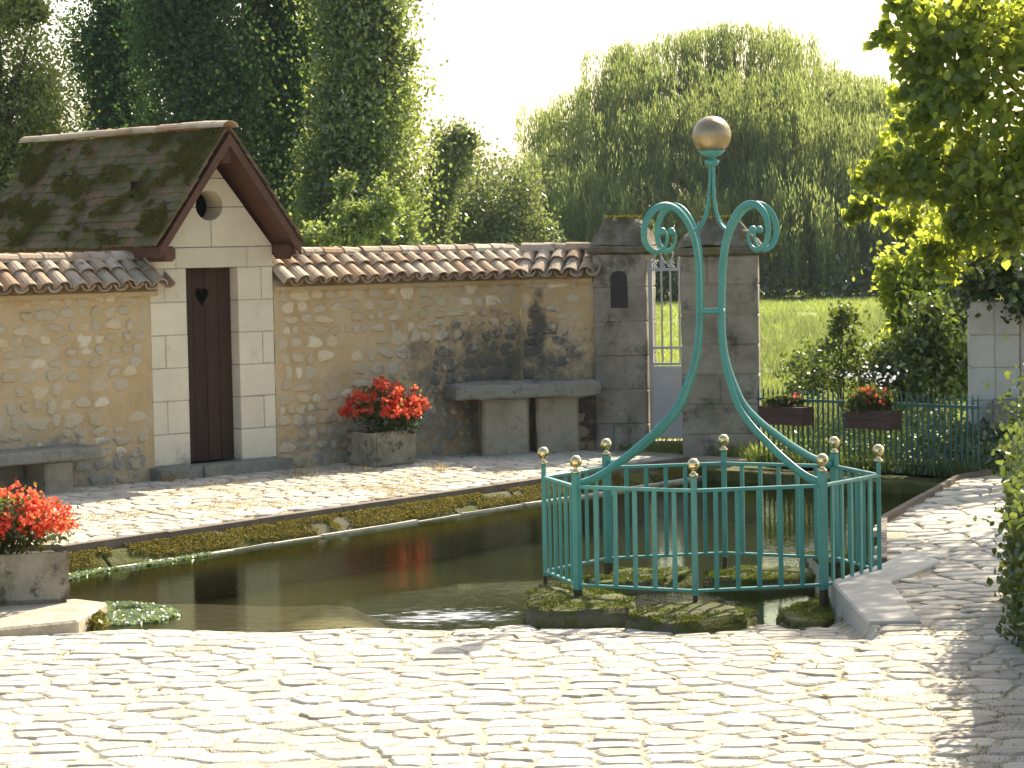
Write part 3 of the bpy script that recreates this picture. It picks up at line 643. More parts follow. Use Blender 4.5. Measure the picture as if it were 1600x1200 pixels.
# ------------------------------------------------------------------ gate pillars and gate
def pillar(o, d, n, w_, dep, z1, label, rows, capm=m_cap):
    t = thing('gate_pillar', label, 'pillar', tuple(o), 0, 'stone gate pillars')
    M = frame(Vector(), d, -n); z = -.1; hrow = (z1 + .1) / rows
    for r in range(rows):
        sp = random.uniform(.35, .65) * w_ if r % 2 == 0 else None
        for a, b in ([(0, sp), (sp, w_)] if sp else [(0, w_)]):
            me = MB().box((a + .003, random.uniform(-.006, .006), z + .003), (b - .003, dep, z + hrow - .003), M).me('block')
            obj('block', bevel_me(me, .012, 1, 1, .008, 5, r + a), m_pillar, t)
        z += hrow
    obj('core', MB().box((.012, .012, -.1), (w_ - .012, dep - .012, z1 - .01), M).me('core'), m_pillar, t)
    e = .06; mb = MB()
    mb.box((-e, -e, z1), (w_ + e, dep + e, z1 + .075), M)
    me = bevel_me(mb.me('cap'), .015, 1, 2, .014, 6); c1 = obj('cap', me, capm, t)
    b0 = [M @ Vector((x, y, z1 + .07)) for x, y in ((-e + .01, -e + .01), (w_ + e - .01, -e + .01), (w_ + e - .01, dep + e - .01), (-e + .01, dep + e - .01))]
    cx, cy = w_ / 2, dep / 2
    b1 = [M @ Vector((x, y, z1 + .37)) for x, y in ((cx - .17, cy - .1), (cx + .17, cy - .1), (cx + .17, cy + .1), (cx - .17, cy + .1))]
    me = pyd('cap_top', b0 + b1, [(3, 2, 1, 0), (4, 5, 6, 7)] + [(i, (i + 1) % 4, 4 + (i + 1) % 4, 4 + i) for i in range(4)])
    obj('cap_top', bevel_me(me, .02, 1, 3, .04, 6), capm, c1)
    pts = np.array([tuple(M @ Vector((cx + random.gauss(0, .15), cy + random.gauss(0, .1), z1 + .375 + random.uniform(0, .02) - .0))) for _ in range(900)])
    r = np.abs(pts - np.array(tuple(M @ Vector((cx, cy, z1 + .37))))).max(1); pts = pts[r < .19]
    tufts('cap_moss', pts, .035, m_moss, c1)
    return t
LP = Vector((.87, 26.93, 0)); PW = .56
pl_ = pillar(LP, DB, NB, PW, .56, 2.05, 'stained stone gate pillar with blind arched niche, joined to the tiled wall', 6)
# blind niche: a shallow arched panel in a worn surround
npnts = [(.19, 1.48)] + [(.28 + .09 * math.cos(a), 1.80 + .07 * math.sin(a)) for a in np.linspace(math.pi, 0, 9)] + [(.37, 1.48)]
m_niche = mat('near_black_niche', [(.03, .028, .026), (.07, .062, .05)], 6, .95, .5, 40)  # near-black over the whole arched panel
Mn = frame(Vector(), DB, -NB)
obj('niche', MB().prism([Mn @ Vector((a, -.012, b)) for a, b in npnts], -NB * .02).me('niche'), m_niche, pl_)
RP = Vector((1.72, 25.95, 0)); AZR = R_(97); DR_ = Vector((math.sin(AZR), math.cos(AZR), 0)); NR_ = Vector((math.cos(AZR), -math.sin(AZR), 0))
pr_ = pillar(RP, DR_, NR_, .79, .6, 2.02, 'broad grey stone gate pillar standing between the grey gate and the green fence', 7)
gt = thing('garden_gate', 'narrow grey metal gate with solid lower panel and scrolled top between pillars', 'gate', tuple(LP + DB * (PW + .01) + NB * -.12))
Mg = frame(Vector(), DB, -NB); GW = .95
def gbox(name, a, b, par=gt, m=m_grey): return obj(name, MB().box(a, b, Mg).me(name), m, par)
gbox('gate_stile', (0, -.02, .08), (.045, .02, 1.98)); gbox('gate_stile', (GW - .045, -.02, .08), (GW, .02, 1.98))
pn_ = gbox('gate_panel', (.047, -.006, .1), (GW - .047, .006, .86)); gbox('panel_rail', (.047, -.012, .80), (GW - .047, .012, .83))
for z in (.30, .62): gbox('panel_seam', (.05, -.010, z), (GW - .05, -.0062, z + .012), pn_)
for z in (.87, 1.04, 1.86): gbox('gate_rail', (.047, -.013, z), (GW - .047, .013, z + .028))
for i in range(9):
    x = .14 + i * .094; obj('gate_bar', MB().tube([Mg @ Vector((x, 0, .90)), Mg @ Vector((x, 0, 1.86 if i % 2 else 2.10))], .011, 8).me('gate_bar'), m_grey, gt)
for i in range(5):
    x = .11 + .185 * i
    for s in (-1, 1):
        p = [Mg @ Vector((x + s * (.012 + .055 * (1 - t) * abs(math.sin(4.6 * t)) + .02 * t), 0, 1.89 + .20 * t)) for t in np.linspace(0, 1, 14)]
        obj('scroll', MB().tube(p, .009, 6, up=tuple(NB)).me('scroll'), m_grey, gt)
        c = Vector((x + s * .052, 0, 1.93)); obj('scroll', MB().tube([Mg @ (c + Vector((.03 * math.cos(a), 0, .03 * math.sin(a)))) for a in np.linspace(0, 5.2, 12)], .009, 6, up=tuple(NB)).me('scroll'), m_grey, gt)
obj('gate_threshold', bevel_me(MB().box((-.02, -.15, -.1), (GW + .02, .2, .075), frame(LP + DB * (PW + .01) - NB * .12, DB, -NB)).me('t'), .012), m_kerb, label='low stone threshold under the grey garden gate', cat='threshold')

# ------------------------------------------------------------------ benches
def slabstone(name, cor, z0, z1, m, parent, jit=.018, w_=.02, sub=3, freq=3.0):
    me = MB().prism([Vector((p[0], p[1], z0)) for p in cor], (0, 0, z1 - z0)).me(name)
    return obj(name, bevel_me(me, w_, 1, sub, jit, freq, z1 * 3 + cor[0][0]), m, parent, smooth=False)
bR = thing('stone_table', 'rough thick stone slab table on two upright blocks in the wall corner', 'table', (.2, 26.5, 0))
o2 = Vector((.2, 26.5))
def rel(*p): return [(a - o2.x, b - o2.y) for a, b in p]
slabstone('slab', rel((-.56, 26.08), (.1, 26.22), (.93, 26.50), (.84, 26.92), (.08, 27.0), (-.72, 26.5)), .585, .735, m_bench, bR, .034, .03, 3, 5.0)
slabstone('support', rel((-.31, 26.28), (.17, 26.38), (.10, 26.72), (-.36, 26.6)), -.03, .60, m_support, bR, .014, .03, 2)
slabstone('support', rel((.25, 26.52), (.70, 26.62), (.64, 26.9), (.20, 26.84)), -.03, .60, m_support, bR, .014, .03, 2)
b0 = SL - D * .86; bL = thing('stone_bench', 'low stone slab bench against the ochre wall left of the shed', 'bench', tuple(b0))
M_ = frame(Vector(), -D, NN)
def wp(u, v): q = M_ @ Vector((u, v, 0)); return (q.x, q.y)
slabstone('slab', [wp(0, .03), wp(0, .50), wp(1.0, .52), wp(2.1, .50), wp(2.1, .03)][::-1], .285, .40, m_bench, bL, .012, .02)
slabstone('support', [wp(.27, .06), wp(.27, .44), wp(.56, .44), wp(.56, .06)][::-1], -.03, .288, m_support, bL, .008, .02, 2)
slabstone('support', [wp(1.5, .06), wp(1.5, .44), wp(1.8, .44), wp(1.8, .06)][::-1], -.03, .288, m_support, bL, .008, .02, 2)

# ------------------------------------------------------------------ troughs with flowers
def trough(name, o, x, y, w_, dp, h, label):
    t = thing(name, label, 'trough', tuple(o), 0, 'stone flower troughs')
    M = frame(Vector(), x, y); th = .07
    bm = bmesh.new()
    outer = MB().box((0, 0, 0), (w_, dp, h), M); me = outer.me('trough_body')
    bm.from_mesh(me); top = max(bm.faces, key=lambda f: f.calc_center_median().z)
    r = bmesh.ops.inset_individual(bm, faces=[top], thickness=th); 
    for v in top.verts: v.co.z -= .12
    bm.to_mesh(me); bm.free()
    obj('trough_body', bevel_me(me, .022, 2, 2, .012, 5, o.x), m_trough, t)
    obj('soil', MB().box((th * .8, th * .8, h - .14), (w_ - th * .8, dp - th * .8, h - .05), M).me('soil'), m_soil, t)
    return t
def flowers(name, label, c, rx, ry, h, nl, nf, fm, lm, lsize=.06, fsize=.05, droop=.0, group='red flowering plants in the troughs'):
    t = thing(name, label, 'flowers', tuple(c), 0, group)
    k = 26; cl = rng.normal(size=(k, 3)); cl /= np.linalg.norm(cl, axis=1)[:, None]; cl = cl * rng.uniform(.35, .85, k)[:, None] * np.array([rx, ry, h * .42]) + np.array([0, 0, h * .45])
    cl[:, 2] = np.clip(cl[:, 2], .06, h)
    P = cl[rng.integers(0, k, nl)] + rng.normal(size=(nl, 3)) * np.array([rx * .17, ry * .17, h * .13]); P[:, 2] = np.maximum(P[:, 2], -droop * (np.abs(P[:, 0]) > rx * .7) + .0)
    A = rng.normal(size=(nl, 3)) + np.array([0, 0, .6]); leafobj('foliage', P, A, lsize, .55, lm, t)
    st_ = MB()
    for q in cl: st_.tube([(q[0] * .25, q[1] * .25, -.06), (q[0] * .7, q[1] * .7, q[2] * .55), tuple(q)], [.008, .006, .003], 5)
    obj('stems', st_.me('stems'), lm, t, kind='stuff')
    kf = max(12, nf // 22); fc = rng.normal(size=(kf, 3)); fc[:, 2] = np.abs(fc[:, 2]); fc /= np.linalg.norm(fc, axis=1)[:, None]
    fc = fc * np.array([rx * .95, ry * .95, h * .62]) * rng.uniform(.55, 1.12, kf)[:, None] + np.array([0, 0, h * .36])
    P = fc[rng.integers(0, kf, nf)] + rng.normal(size=(nf, 3)) * .022
    A = rng.normal(size=(nf, 3)) + np.array([0, -.3, -.2]); leafobj('blossoms', P, A, fsize, .6, fm, t)
    return t
tc = at(588, 731); trough('stone_trough', tc + D * 0 , D, -NN, .52, .50, .365, 'small square stone trough standing against the stained wall')
flowers('begonia', 'bushy red begonias in the trough against the stained wall', tc + D * .26 - NN * .17 + Z * .33, .40, .34, .50, 2600, 2600, m_red, m_fol['plant'], .05, .05)
to = at(-70, 957); tr_ = at(111, 946); tx = (tr_ - to).normalized(); ty = Vector((-tx.y, tx.x, 0))
to = tr_ - tx * .92
trough('stone_trough', to + Z * .022, tx, ty, .92, .42, .335, 'large weathered stone trough on the kerb slab at the water edge')
flowers('begonia', 'spreading red begonias with yellowing leaves in the large trough at the water', to + tx * .50 + ty * .21 + Z * .30, .48, .28, .44, 6500, 2500, m_red, m_fol['plant'], .04, .04)

# ------------------------------------------------------------------ octagonal well railing
CC = at(1111, 892, .012); CR = 1.10; KD = .87
cage = thing('well_railing', 'green octagonal iron railing with brass knobs and four scrolled arms carrying a gilt ball', 'railing', (CC.x, CC.y, 0))
TH = [R_(-9 + 45 * k) for k in range(8)]
def cpos(th, r, z): return Vector((r * math.sin(th), -KD * r * math.cos(th), z))
ZB, ZTOP = .012, .648
ARMS = (1, 3, 5, 7)
for k in range(8):
    th = TH[k]; p = cpos(th, CR, 0); heavy = k in ARMS; hw = .026 if heavy else .018
    M = Matrix.Translation(p) @ Matrix.Rotation(th, 4, 'Z')
    po = obj('post', bevel_me(MB().box((-hw, -hw * .8, -.02), (hw, hw * .8, ZTOP + .075), M).me('post'), .004), m_green, cage)
    obj('post_foot', MB().box((-hw * .85, -hw * .7, -.16), (hw * .85, hw * .7, -.0205), M).me('post_foot'), m_rust, po)
    rb = .039; prof = [(.022, 0), (.030, .006), (.028, .014), (.012, .026), (.014, .034), (.012, .040)] + [(rb * math.sin(a), .04 + rb * .92 - rb * math.cos(a)) for a in np.linspace(.35, math.pi - .05, 11)]
    obj('knob', MB().lathe(prof, 18, p + Z * (ZTOP + .076)).me('knob'), m_knob, po, smooth=True)
    q = cpos(TH[(k + 1) % 8], CR, 0); dd = (q - p).normalized(); ln = (q - p).length; nn = Vector((-dd.y, dd.x, 0)); Ms = frame(p, dd, nn)
    for z, t_ in ((ZTOP - .012, .011), (ZB, .009)):
        obj('rail', bevel_me(MB().box((.015, -.016, z - t_), (ln - .015, .016, z + t_), Ms).me('rail'), .003), m_green, cage)
    nb = 6
    for i in range(1, nb):
        x = ln * i / nb
        obj('bar', MB().box((x - .0135, -.007, ZB + .0095), (x + .0135, .007, ZTOP - .0235), Ms).me('bar'), m_green, cage)
prof = [(1.08, .655), (.98, .675), (.88, .712), (.79, .757), (.69, .81), (.60, .865), (.45, .96), (.30, 1.085), (.215, 1.22), (.155, 1.345), (.122, 1.46), (.105, 1.58), (.10, 1.72), (.102, 1.85), (.107, 1.98), (.12, 2.10), (.152, 2.21), (.207, 2.305), (.28, 2.375), (.365, 2.41), (.45, 2.40), (.52, 2.35), (.56, 2.27), (.555, 2.185), (.51, 2.13), (.45, 2.115), (.395, 2.14), (.37, 2.19), (.38, 2.235), (.412, 2.245)]
_cp = cpos
def cpos(th, r, z): q = _cp(th, r, z); q.x += .022 * max(0, z - .65); return q      # the old ironwork leans a little
def smooth(p, n=3):
    out = []
    for i in range(len(p) - 1):
        p0, p1, p2, p3 = [Vector(p[max(0, min(len(p) - 1, j))]) for j in (i - 1, i, i + 1, i + 2)]
        for k in range(n):
            t = k / n; out.append(.5 * ((2 * p1) + (p2 - p0) * t + (2 * p0 - 5 * p1 + 4 * p2 - p3) * t * t + (3 * p1 - p0 - 3 * p2 + p3) * t ** 3))
    return out + [Vector(p[-1])]
for k in ARMS:
    th = TH[k]; path3 = smooth([cpos(th, r, z) for r, z in prof], 3)
    tang = Vector((math.cos(th), KD * math.sin(th), 0)).normalized()
    N_ = len(path3); rr = [.028 - .015 * max(0, (i / N_ - .55) / .45) for i in range(N_)]
    rad = Vector((math.sin(th), -KD * math.cos(th), 0)).normalized()
    ar = obj('arm', MB().tube(path3, rr, 10, up=tuple(rad if True else tang), flat=.5).me('arm'), m_green, cage, smooth=True)
    e = path3[-1]; obj('scroll_eye', MB().lathe([(.026 * math.sin(a), -.026 * math.cos(a)) for a in np.linspace(.1, math.pi - .1, 9)], 14, e).me('scroll_eye'), m_green, ar, smooth=True)
    lg = smooth([cpos(th, r, z) for r, z in ((.165, 2.24), (.12, 2.262), (.07, 2.31), (.035, 2.40), (.02, 2.50), (.014, 2.60), (.012, 2.68))], 3)
    obj('finial_leg', MB().tube(lg, .011, 8).me('finial_leg'), m_green, cage, smooth=True)
for a, b in ((1, 3), (3, 5), (5, 7), (7, 1)):
    p, q = cpos(TH[a], .102, 1.72), cpos(TH[b], .102, 1.72)
    obj('collar', MB().tube([p, q], .019, 8).me('collar'), m_green, cage)
obj('cup', MB().lathe([(.012, 2.66), (.045, 2.675), (.048, 2.70), (.02, 2.71), (.02, 2.72), (.06, 2.735), (.092, 2.765), (.088, 2.767)], 20, (.045, 0, 0)).me('cup'), m_green, cage, smooth=True)
bl = obj('ball', MB().lathe([(.127 * math.sin(a), 2.862 - .127 * math.cos(a)) for a in np.linspace(.02, math.pi - .02, 26)], 40, (.047, 0, 0)).me('ball'), m_ball, cage, smooth=True)
obj('ball_tip', MB().lathe([(.006, 2.986), (.006, 3.0), (.001, 3.012)], 8, (.047, 0, 0)).me('ball_tip'), m_ball, bl)
# mossy stones in the water round the well
def pstone(px, zt, label, seed, zb=-.5):
    cor = [at(x, y, zt) for x, y in px]; c = sum(cor, Vector()) / len(cor)
    me = MB().prism([Vector((p.x - c.x, p.y - c.y, zb)) for p in cor], (0, 0, zt - zb)).me('mossy_stone')
    random.seed(seed)
    o = obj('mossy_stone', bevel_me(me, .035, 2, 2, .03, 3.5, seed), m_mossst, label=label, cat='stone', group='mossy stones round the well', smooth=True); o.location = (c.x, c.y, 0)
    pts = []
    for _ in range(7000):
        a, b, cc_ = random.sample(cor, 3); s = random.random(); t = random.random() * (1 - s); q = a + (b - a) * s + (cc_ - a) * t
        q = c + (q - c) * .97
        if mnoise.noise(Vector((q.x * 6, q.y * 6, seed))) > -.12: pts.append((q.x - c.x, q.y - c.y, zt + random.uniform(-.015, .012)))
    tufts('moss', np.array(pts), .013, m_smoss, o)
    return o
pstone([(818, 928), (838, 914), (885, 908), (945, 922), (994, 934), (988, 948), (940, 953), (860, 954), (822, 948)][::-1], -.055, 'mossy stone with notched edge under the left front of the railing', 1)
pstone([(976, 960), (1022, 945), (1090, 940), (1184, 952), (1165, 966), (1086, 974), (1020, 968)][::-1], -.07, 'domed mossy stone under the front post of the railing', 2)
pstone([(1206, 960), (1250, 940), (1298, 932), (1304, 968), (1240, 980)][::-1], -.13, 'mossy stone wedged against the concrete slab side', 3)
pstone([(906, 902), (965, 888), (1078, 885), (1088, 896), (1040, 906), (930, 912)][::-1], -.09, 'long mossy stone behind the left rear bars of the railing', 4)
pstone([(1098, 894), (1160, 884), (1298, 886), (1302, 900), (1180, 906), (1110, 904)][::-1], -.09, 'long mossy stone behind the right rear bars of the railing', 5)
pstone([(1246, 868), (1290, 858), (1352, 862), (1366, 876), (1300, 884)][::-1], -.03, 'dark square stone at the right rear of the railing', 6)

# ------------------------------------------------------------------ back fence with planters
F0 = Vector((2.40, 25.06, 0)); F1 = Vector((4.24, 23.16, 0)); FD = (F1 - F0).normalized(); FN = Vector((-FD.y, FD.x, 0)); FN = FN if FN.y < 0 else -FN; FL = (F1 - F0).length
fence = thing('iron_fence', 'low dark green iron fence of pointed bars between gate pillar and ashlar pillar', 'fence', tuple(F0))
Mf = frame(Vector(), FD, -FN)
for z in (.03, .60): obj('rail', MB().box((0, -.012, z), (FL, .012, z + .028), Mf).me('rail'), m_dgreen, fence)
nb = 42
for i in range(nb + 1):
    x = .02 + (FL - .04) * i / nb; 
    obj('bar', MB().tube([Mf @ Vector((x, 0, -.04)), Mf @ Vector((x, 0, .68)), Mf @ Vector((x, 0, .735))], [.010, .010, .001], 6).me('bar'), m_dgreen, fence)
for (pxa, pxb, pyt, pyb, lab, lab2, fm) in ((1204, 1272, 636, 663, 'brown planter box hung on the green fence near the gate pillar', 'sparse pink geraniums in the planter box near the gate pillar', m_pink), (1338, 1408, 636, 667, 'brown planter box hung at the middle of the green fence', 'red and white flowers in the planter box at the middle of the fence', m_red)):
    r0 = ray(pxa, 650); r1 = ray(pxb, 650); o = F0 + FN * .02
    ta = (o - CAM).dot(FN) / r0.dot(FN); tb = (o - CAM).dot(FN) / r1.dot(FN)
    a = CAM + r0 * ta; b = CAM + r1 * tb; ua = (a - F0).dot(FD); ub = (b - F0).dot(FD)
    mid = F0 + FD * ((ua + ub) / 2); zt = .56; hl = (ub - ua) / 2
    t = thing('planter_box', lab, 'planter', tuple(mid), 0, 'planter boxes on the fence')
    Mb = frame(Vector(), FD, FN)
    zb = .385
    for i in range(2): obj('front_board', MB().box((-hl, .18, zb + i * .09), (hl, .2, zb + i * .09 + .085), Mb, .002).me('front_board'), m_box, t)
    obj('end_board', MB().box((-hl, .022, zb), (-hl + .02, .179, zt), Mb).me('e'), m_box, t); obj('end_board', MB().box((hl - .02, .022, zb), (hl, .179, zt), Mb).me('e'), m_box, t)
    obj('back_board', MB().box((-hl + .021, .02, zb), (hl - .021, .036, zt), Mb).me('e'), m_box, t); obj('soil', MB().box((-hl + .021, .037, zb), (hl - .021, .178, zt - .02), Mb).me('soil'), m_soil, t)
    big_ = fm is m_red
    fl = flowers('geranium', lab2, mid + FN * .11 + Z * .54, hl * 1.0, .13, .26 if big_ else .14, 1800 if big_ else 900, 90 if big_ else 36, fm, m_fol['plant'], .045, .05, .1, 'flowers in the fence planters')
    if big_:
        P = rng.normal(size=(60, 3)) * np.array([.16, .05, .05]) + np.array([-.02, 0, .34]); leafobj('white_blossoms', P, rng.normal(size=(60, 3)), .04, .7, m_white, fl)

# ------------------------------------------------------------------ right-hand ashlar pillar
a = at(1517, 716); b = Vector((4.94, a.y - .06, 0)); pd = (b - a).normalized(); pn2 = Vector((pd.y, -pd.x, 0))
rpw = (b - a).length; pc = a + pd * (rpw / 2); rp = thing('ashlar_pillar', 'pale grey ashlar wall end at the right end of the fence, topped with ivy', 'pillar', tuple(a))
Mp = frame(Vector(), pd, -pn2)
zz = -.1; rows_ = [-.1, .24, .56, .88, 1.20, 1.53]
for r in range(5):
    for x0, x1 in ((0, rpw * .5), (rpw * .5, rpw)):
        ins = .05 if r == 0 and x0 == 0 else 0
        obj('ashlar_block', bevel_me(MB().box((x0 + .003 + ins, random.uniform(-.004, .004), rows_[r] + .003), (x1 - .003, .5, rows_[r + 1] - .003), Mp).me('block'), .008, 1, 1, .005, 6, r), m_greyash, rp)
obj('core', MB().box((.06, .012, -.1), (rpw - .01, .49, 1.52), Mp).me('core'), m_kerb, rp)
obj('side_wall', bevel_me(MB().box((rpw + .004, .06, -.1), (rpw + 2.6, .5, 1.5), Mp).me('side_wall'), .01, 1, 3, .012, 4), m_greyash, rp)
obj('projecting_stone', bevel_me(MB().box((.17, -.3, .30), (.75, -.006, .58), Mp).me('projecting_stone'), .04, 2, 2, .012, 5), m_bench, rp, label='dark rounded stone projecting from the pillar face')

# ------------------------------------------------------------------ trees
def limbs(mb, base, top, tips, r0, n=7):
    base, top = Vector(base), Vector(top)
    k = 7; ax = [base.lerp(top, i / k) + Vector((random.gauss(0, .04), random.gauss(0, .04), 0)) * (top - base).length * .15 * (i > 0) for i in range(k + 1)]
    mb.tube(ax, [r0 * (1.25 if i == 0 else 1 - .75 * i / k) for i in range(k + 1)], 9)
    for t in tips:
        t = Vector(t); s = min(.95, max(.2, random.uniform(.25, .8))); p = ax[int(s * k)]
        m = p.lerp(t, .5) + Vector((0, 0, .12 * (t - p).length))
        mb.tube([p, m, t], [r0 * (1 - .75 * s) * .55, r0 * .25, r0 * .06], 5)
def tree(name, label, base, trunk_top, lobes, lsize, nleaf, mt, trunk_r=.2, asp=.6, shape=4, clsig=.30, up=0.0, group=None, cat='tree', shell=.6, ntip=14):
    t = thing(name, label, cat, tuple(base), 0, group); bv = np.array(tuple(base)); C = []
    for (cx, cy, cz, rx, ry, rz, k) in lobes:
        d = rng.normal(size=(k, 3)); d /= np.linalg.norm(d, axis=1)[:, None]
        r = shell + (1 - shell) * rng.random(k); r *= rng.uniform(.75, 1.1, k)
        C.append(np.concatenate([np.array([cx, cy, cz]) - bv + d * r[:, None] * np.array([rx, ry, rz]), np.full((k, 1), min(rx, ry, rz))], 1))
    C = np.concatenate(C); idx = rng.integers(0, len(C), nleaf); sg = clsig * rng.uniform(.5, 1.4, len(C))
    P = C[idx, :3] + rng.normal(size=(nleaf, 3)) * (C[idx, 3] * sg[idx])[:, None] * np.array([1, 1, 1.15 + up])
    P = P[P[:, 2] > .05]; A = rng.normal(size=(len(P), 3)); A[:, 2] += (up * 2 - .35)
    leafobj('crown', P, A, lsize, asp, mt, t, shape)
    mb = MB(); tips = C[rng.choice(len(C), min(ntip, len(C)), replace=False), :3]
    limbs(mb, (0, 0, -.1), Vector(trunk_top) - Vector(base), [tuple(q) for q in tips], trunk_r)
    obj('trunk', mb.me('trunk'), m_bark, t, smooth=True)
    return t
def gp(px, Yd, z=-.03): return Vector(((px - 800) / FPX * Yd, Yd, z))
def pz(px, py, Yd): return atY(px, py, Yd).z
def lobe(px, py, Yd, rpx, rpy, k, ryf=1.0):
    p = atY(px, py, Yd); s = Yd / FPX; return (p.x, p.y, p.z, rpx * s, rpx * s * (ryf if Yd > 25 else .55), rpy * s, k)
# poplars behind the shed
def poplar(px, Yd, rpx, top, label, mt, n, flare=1.0, lsize=.095):
    lb = []
    for i in range(9):
        f = i / 8; py = 400 + (top - 400) * f; r = rpx * (1 - .55 * f ** 2.2) * (0.85 + .15 * math.sin(i * 2.1 + px))
        lb.append(lobe(px + rpx * .16 * math.sin(i * 1.7 + px), py, Yd, r * .9, (400 - top) / 8 * .85, 40))
        for q in range(3): lb.append(lobe(px + random.uniform(-.85, .85) * r, py + random.uniform(-50, 50), Yd, r * random.uniform(.3, .5), random.uniform(40, 75), 9))
    tree('poplar_tree', label, gp(px, Yd), atY(px, top + 150, Yd), lb, lsize, int(n * 2.3), mt, .3, .7, 4, .30, .5, 'poplars behind the shed', ntip=20, shell=.45)
poplar(195, 55, 105, -420, 'dark poplar at the open sky gap behind the shed roof', m_fol['poplar_shaded'], 46000)
poplar(300, 52, 125, -560, 'tall dense dark poplar rising directly above the shed roof ridge', m_fol['poplar_shaded'], 60000)
poplar(430, 54, 125, -560, 'tall dark poplar behind the shed gable', m_fol['poplar_shaded'], 52000)
poplar(570, 50, 106, -430, 'sunlit silvery poplar above the long wall, beside the open sky', m_fol['poplar'], 52000)
tree('broad_tree', 'light green feathery tree left of the dark poplars', gp(0, 47), atY(0, 60, 47), [lobe(-40, 60, 47, 110, 100, 40), lobe(40, 190, 47, 75, 90, 40), lobe(-40, 300, 47, 120, 120, 40), lobe(30, 10, 47, 40, 40, 12), lobe(60, 330, 47, 70, 80, 24)], .10, 44000, m_fol['light'], .2, .5, 4, .26)
tree('leafy_bush', 'bright leafy bush behind the wall coping under the sunlit poplar', gp(535, 36), atY(535, 330, 36), [lobe(500, 375, 36, 35, 26, 16), lobe(560, 355, 36, 35, 45, 18), lobe(600, 330, 36, 26, 55, 14), lobe(535, 300, 36, 18, 40, 8)], .07, 6500, m_fol['poplar'], .06, .6, 4, .28, 0, None, 'bush')
tree('hedgerow_tree', 'rounded grey-green tree between the sunlit poplar and the willow', gp(765, 75), atY(765, 290, 75), [lobe(765, 310, 75, 95, 65, 50), lobe(720, 370, 75, 90, 50, 40), lobe(815, 380, 75, 70, 50, 30)], .13, 22000, m_fol['hedge'], .15, .6, 4, .26)
tree('hedgerow_tree', 'slim open tree at the foot of the sunlit poplar, beside the rounded tree', gp(690, 70), atY(690, 230, 70), [lobe(700, 250, 70, 42, 50, 26), lobe(670, 320, 70, 45, 60, 30), lobe(725, 225, 70, 22, 25, 8)], .12, 9000, m_fol['hedge'], .10, .6, 4, .26)
# weeping willow
WY = 98.0
wil = thing('weeping_willow', 'huge weeping willow with trailing curtains of leaves beyond the meadow', 'tree', tuple(gp(1140, WY)))
wb = np.array(tuple(wil.location)); sc = WY / FPX
P = []; A = []; limb_t = []
prof_w = [(815, 230), (832, 150), (870, 165), (900, 130), (940, 122), (958, 64), (1000, 58), (1080, 36), (1180, 24), (1260, 45), (1300, 100), (1380, 112), (1440, 170), (1520, 300)]
def wtop(px): return float(np.interp(px, [a for a, b in prof_w], [b for a, b in prof_w]))
NU = 150
for k in range(NU):                     # overlapping cascades of trailing ropes of leaves
    crest = k < 34; f0 = (k + random.random()) / 34 if crest else random.random()
    px = 834 + 660 * f0; top = wtop(px); lev = 0 if crest else random.random() ** .9
    rw = random.uniform(.7, 1.2) if crest else random.uniform(.9, 2.0)
    zt = pz(px, top, WY); zc = zt - .15 if crest else .9 + (zt - .9) * (1 - .66 * lev) - .35 * rw
    xc = (px - 800) * sc; yc = WY - 8.0 * lev ** .6 - random.uniform(-1, 1)
    limb_t.append((xc - wb[0], yc - wb[1], zc - .5 - wb[2])); hang = random.uniform(2.2, 5.0)
    for _ in range(int(20 * rw) + 8):
        r = math.sqrt(random.uniform(.12, 1)); a = random.uniform(0, 2 * math.pi); x, y = r * math.cos(a), r * math.sin(a)
        z0 = zc + rw * .75 * (math.sqrt(1 - r * r * .98) - 1) + random.gauss(0, .10); ln = min(hang * random.uniform(.45, 1.15) * (.45 + .6 * r), z0 - random.uniform(.2, .9))
        if ln < .4: continue
        n = int(ln * 24); ph = random.uniform(0, 6); f = np.sort(rng.random(n)); sg_ = .03 + .07 * (1 - f)
        px_ = xc + x * rw * (1 + .12 * np.minimum(1, f * 4)) + .07 * np.sin(ph + f * 4) + rng.normal(size=n) * sg_ - wb[0]
        P.append(np.stack([px_, yc + y * rw + rng.normal(size=n) * sg_ - wb[1], z0 - ln * f - wb[2]], 1))
        A.append(np.stack([rng.normal(size=n) * .18, rng.normal(size=n) * .18, -np.ones(n)], 1))
P = np.concatenate(P); A = np.concatenate(A)
random.shuffle(limb_t)
leafobj('crown', np.array(P), np.array(A), .24, .16, m_fol['willow'], wil)
mb = MB(); limbs(mb, (0, 0, -.2), (0.6, 0, 7.5), limb_t[:45], .55)
obj('trunk', mb.me('trunk'), m_bark, wil, smooth=True)
# far-off wood closing the horizon
C = []; 
for i in range(900):
    x = random.uniform(-48, 60); y = random.uniform(112, 140); hh = 3.6 + 1.8 * mnoise.noise(Vector((x * .12, 0, 1))) + 1.2 * mnoise.noise(Vector((x * .5, 0, 3)))
    C.append((x, y, random.uniform(0, 1) ** 1.1 * hh))
C = np.array(C); P = C[rng.integers(0, len(C), 60000)] + rng.normal(size=(60000, 3)) * np.array([.9, .9, .6]); P = P[P[:, 2] > -.1]
leafobj('far_wood', P, rng.normal(size=(len(P), 3)), .42, .6, m_fol['hedge'], None, 4, 'distant belt of trees closing off the meadow', 'wood')
C = np.array([(random.uniform(1.5, 19), random.uniform(88, 101), random.uniform(0, 1.3)) for _ in range(500)])  # dark leaves added where only the willow's shade lies
P = C[rng.integers(0, len(C), 22000)] + rng.normal(size=(22000, 3)) * np.array([.35, .35, .22]); P = P[P[:, 2] > -.05]
leafobj('shade_leaves', P, rng.normal(size=(len(P), 3)), .22, .6, m_fol['shrub'], None, 4, 'dark undergrowth added as the shade beneath the willow', 'shade_leaves')
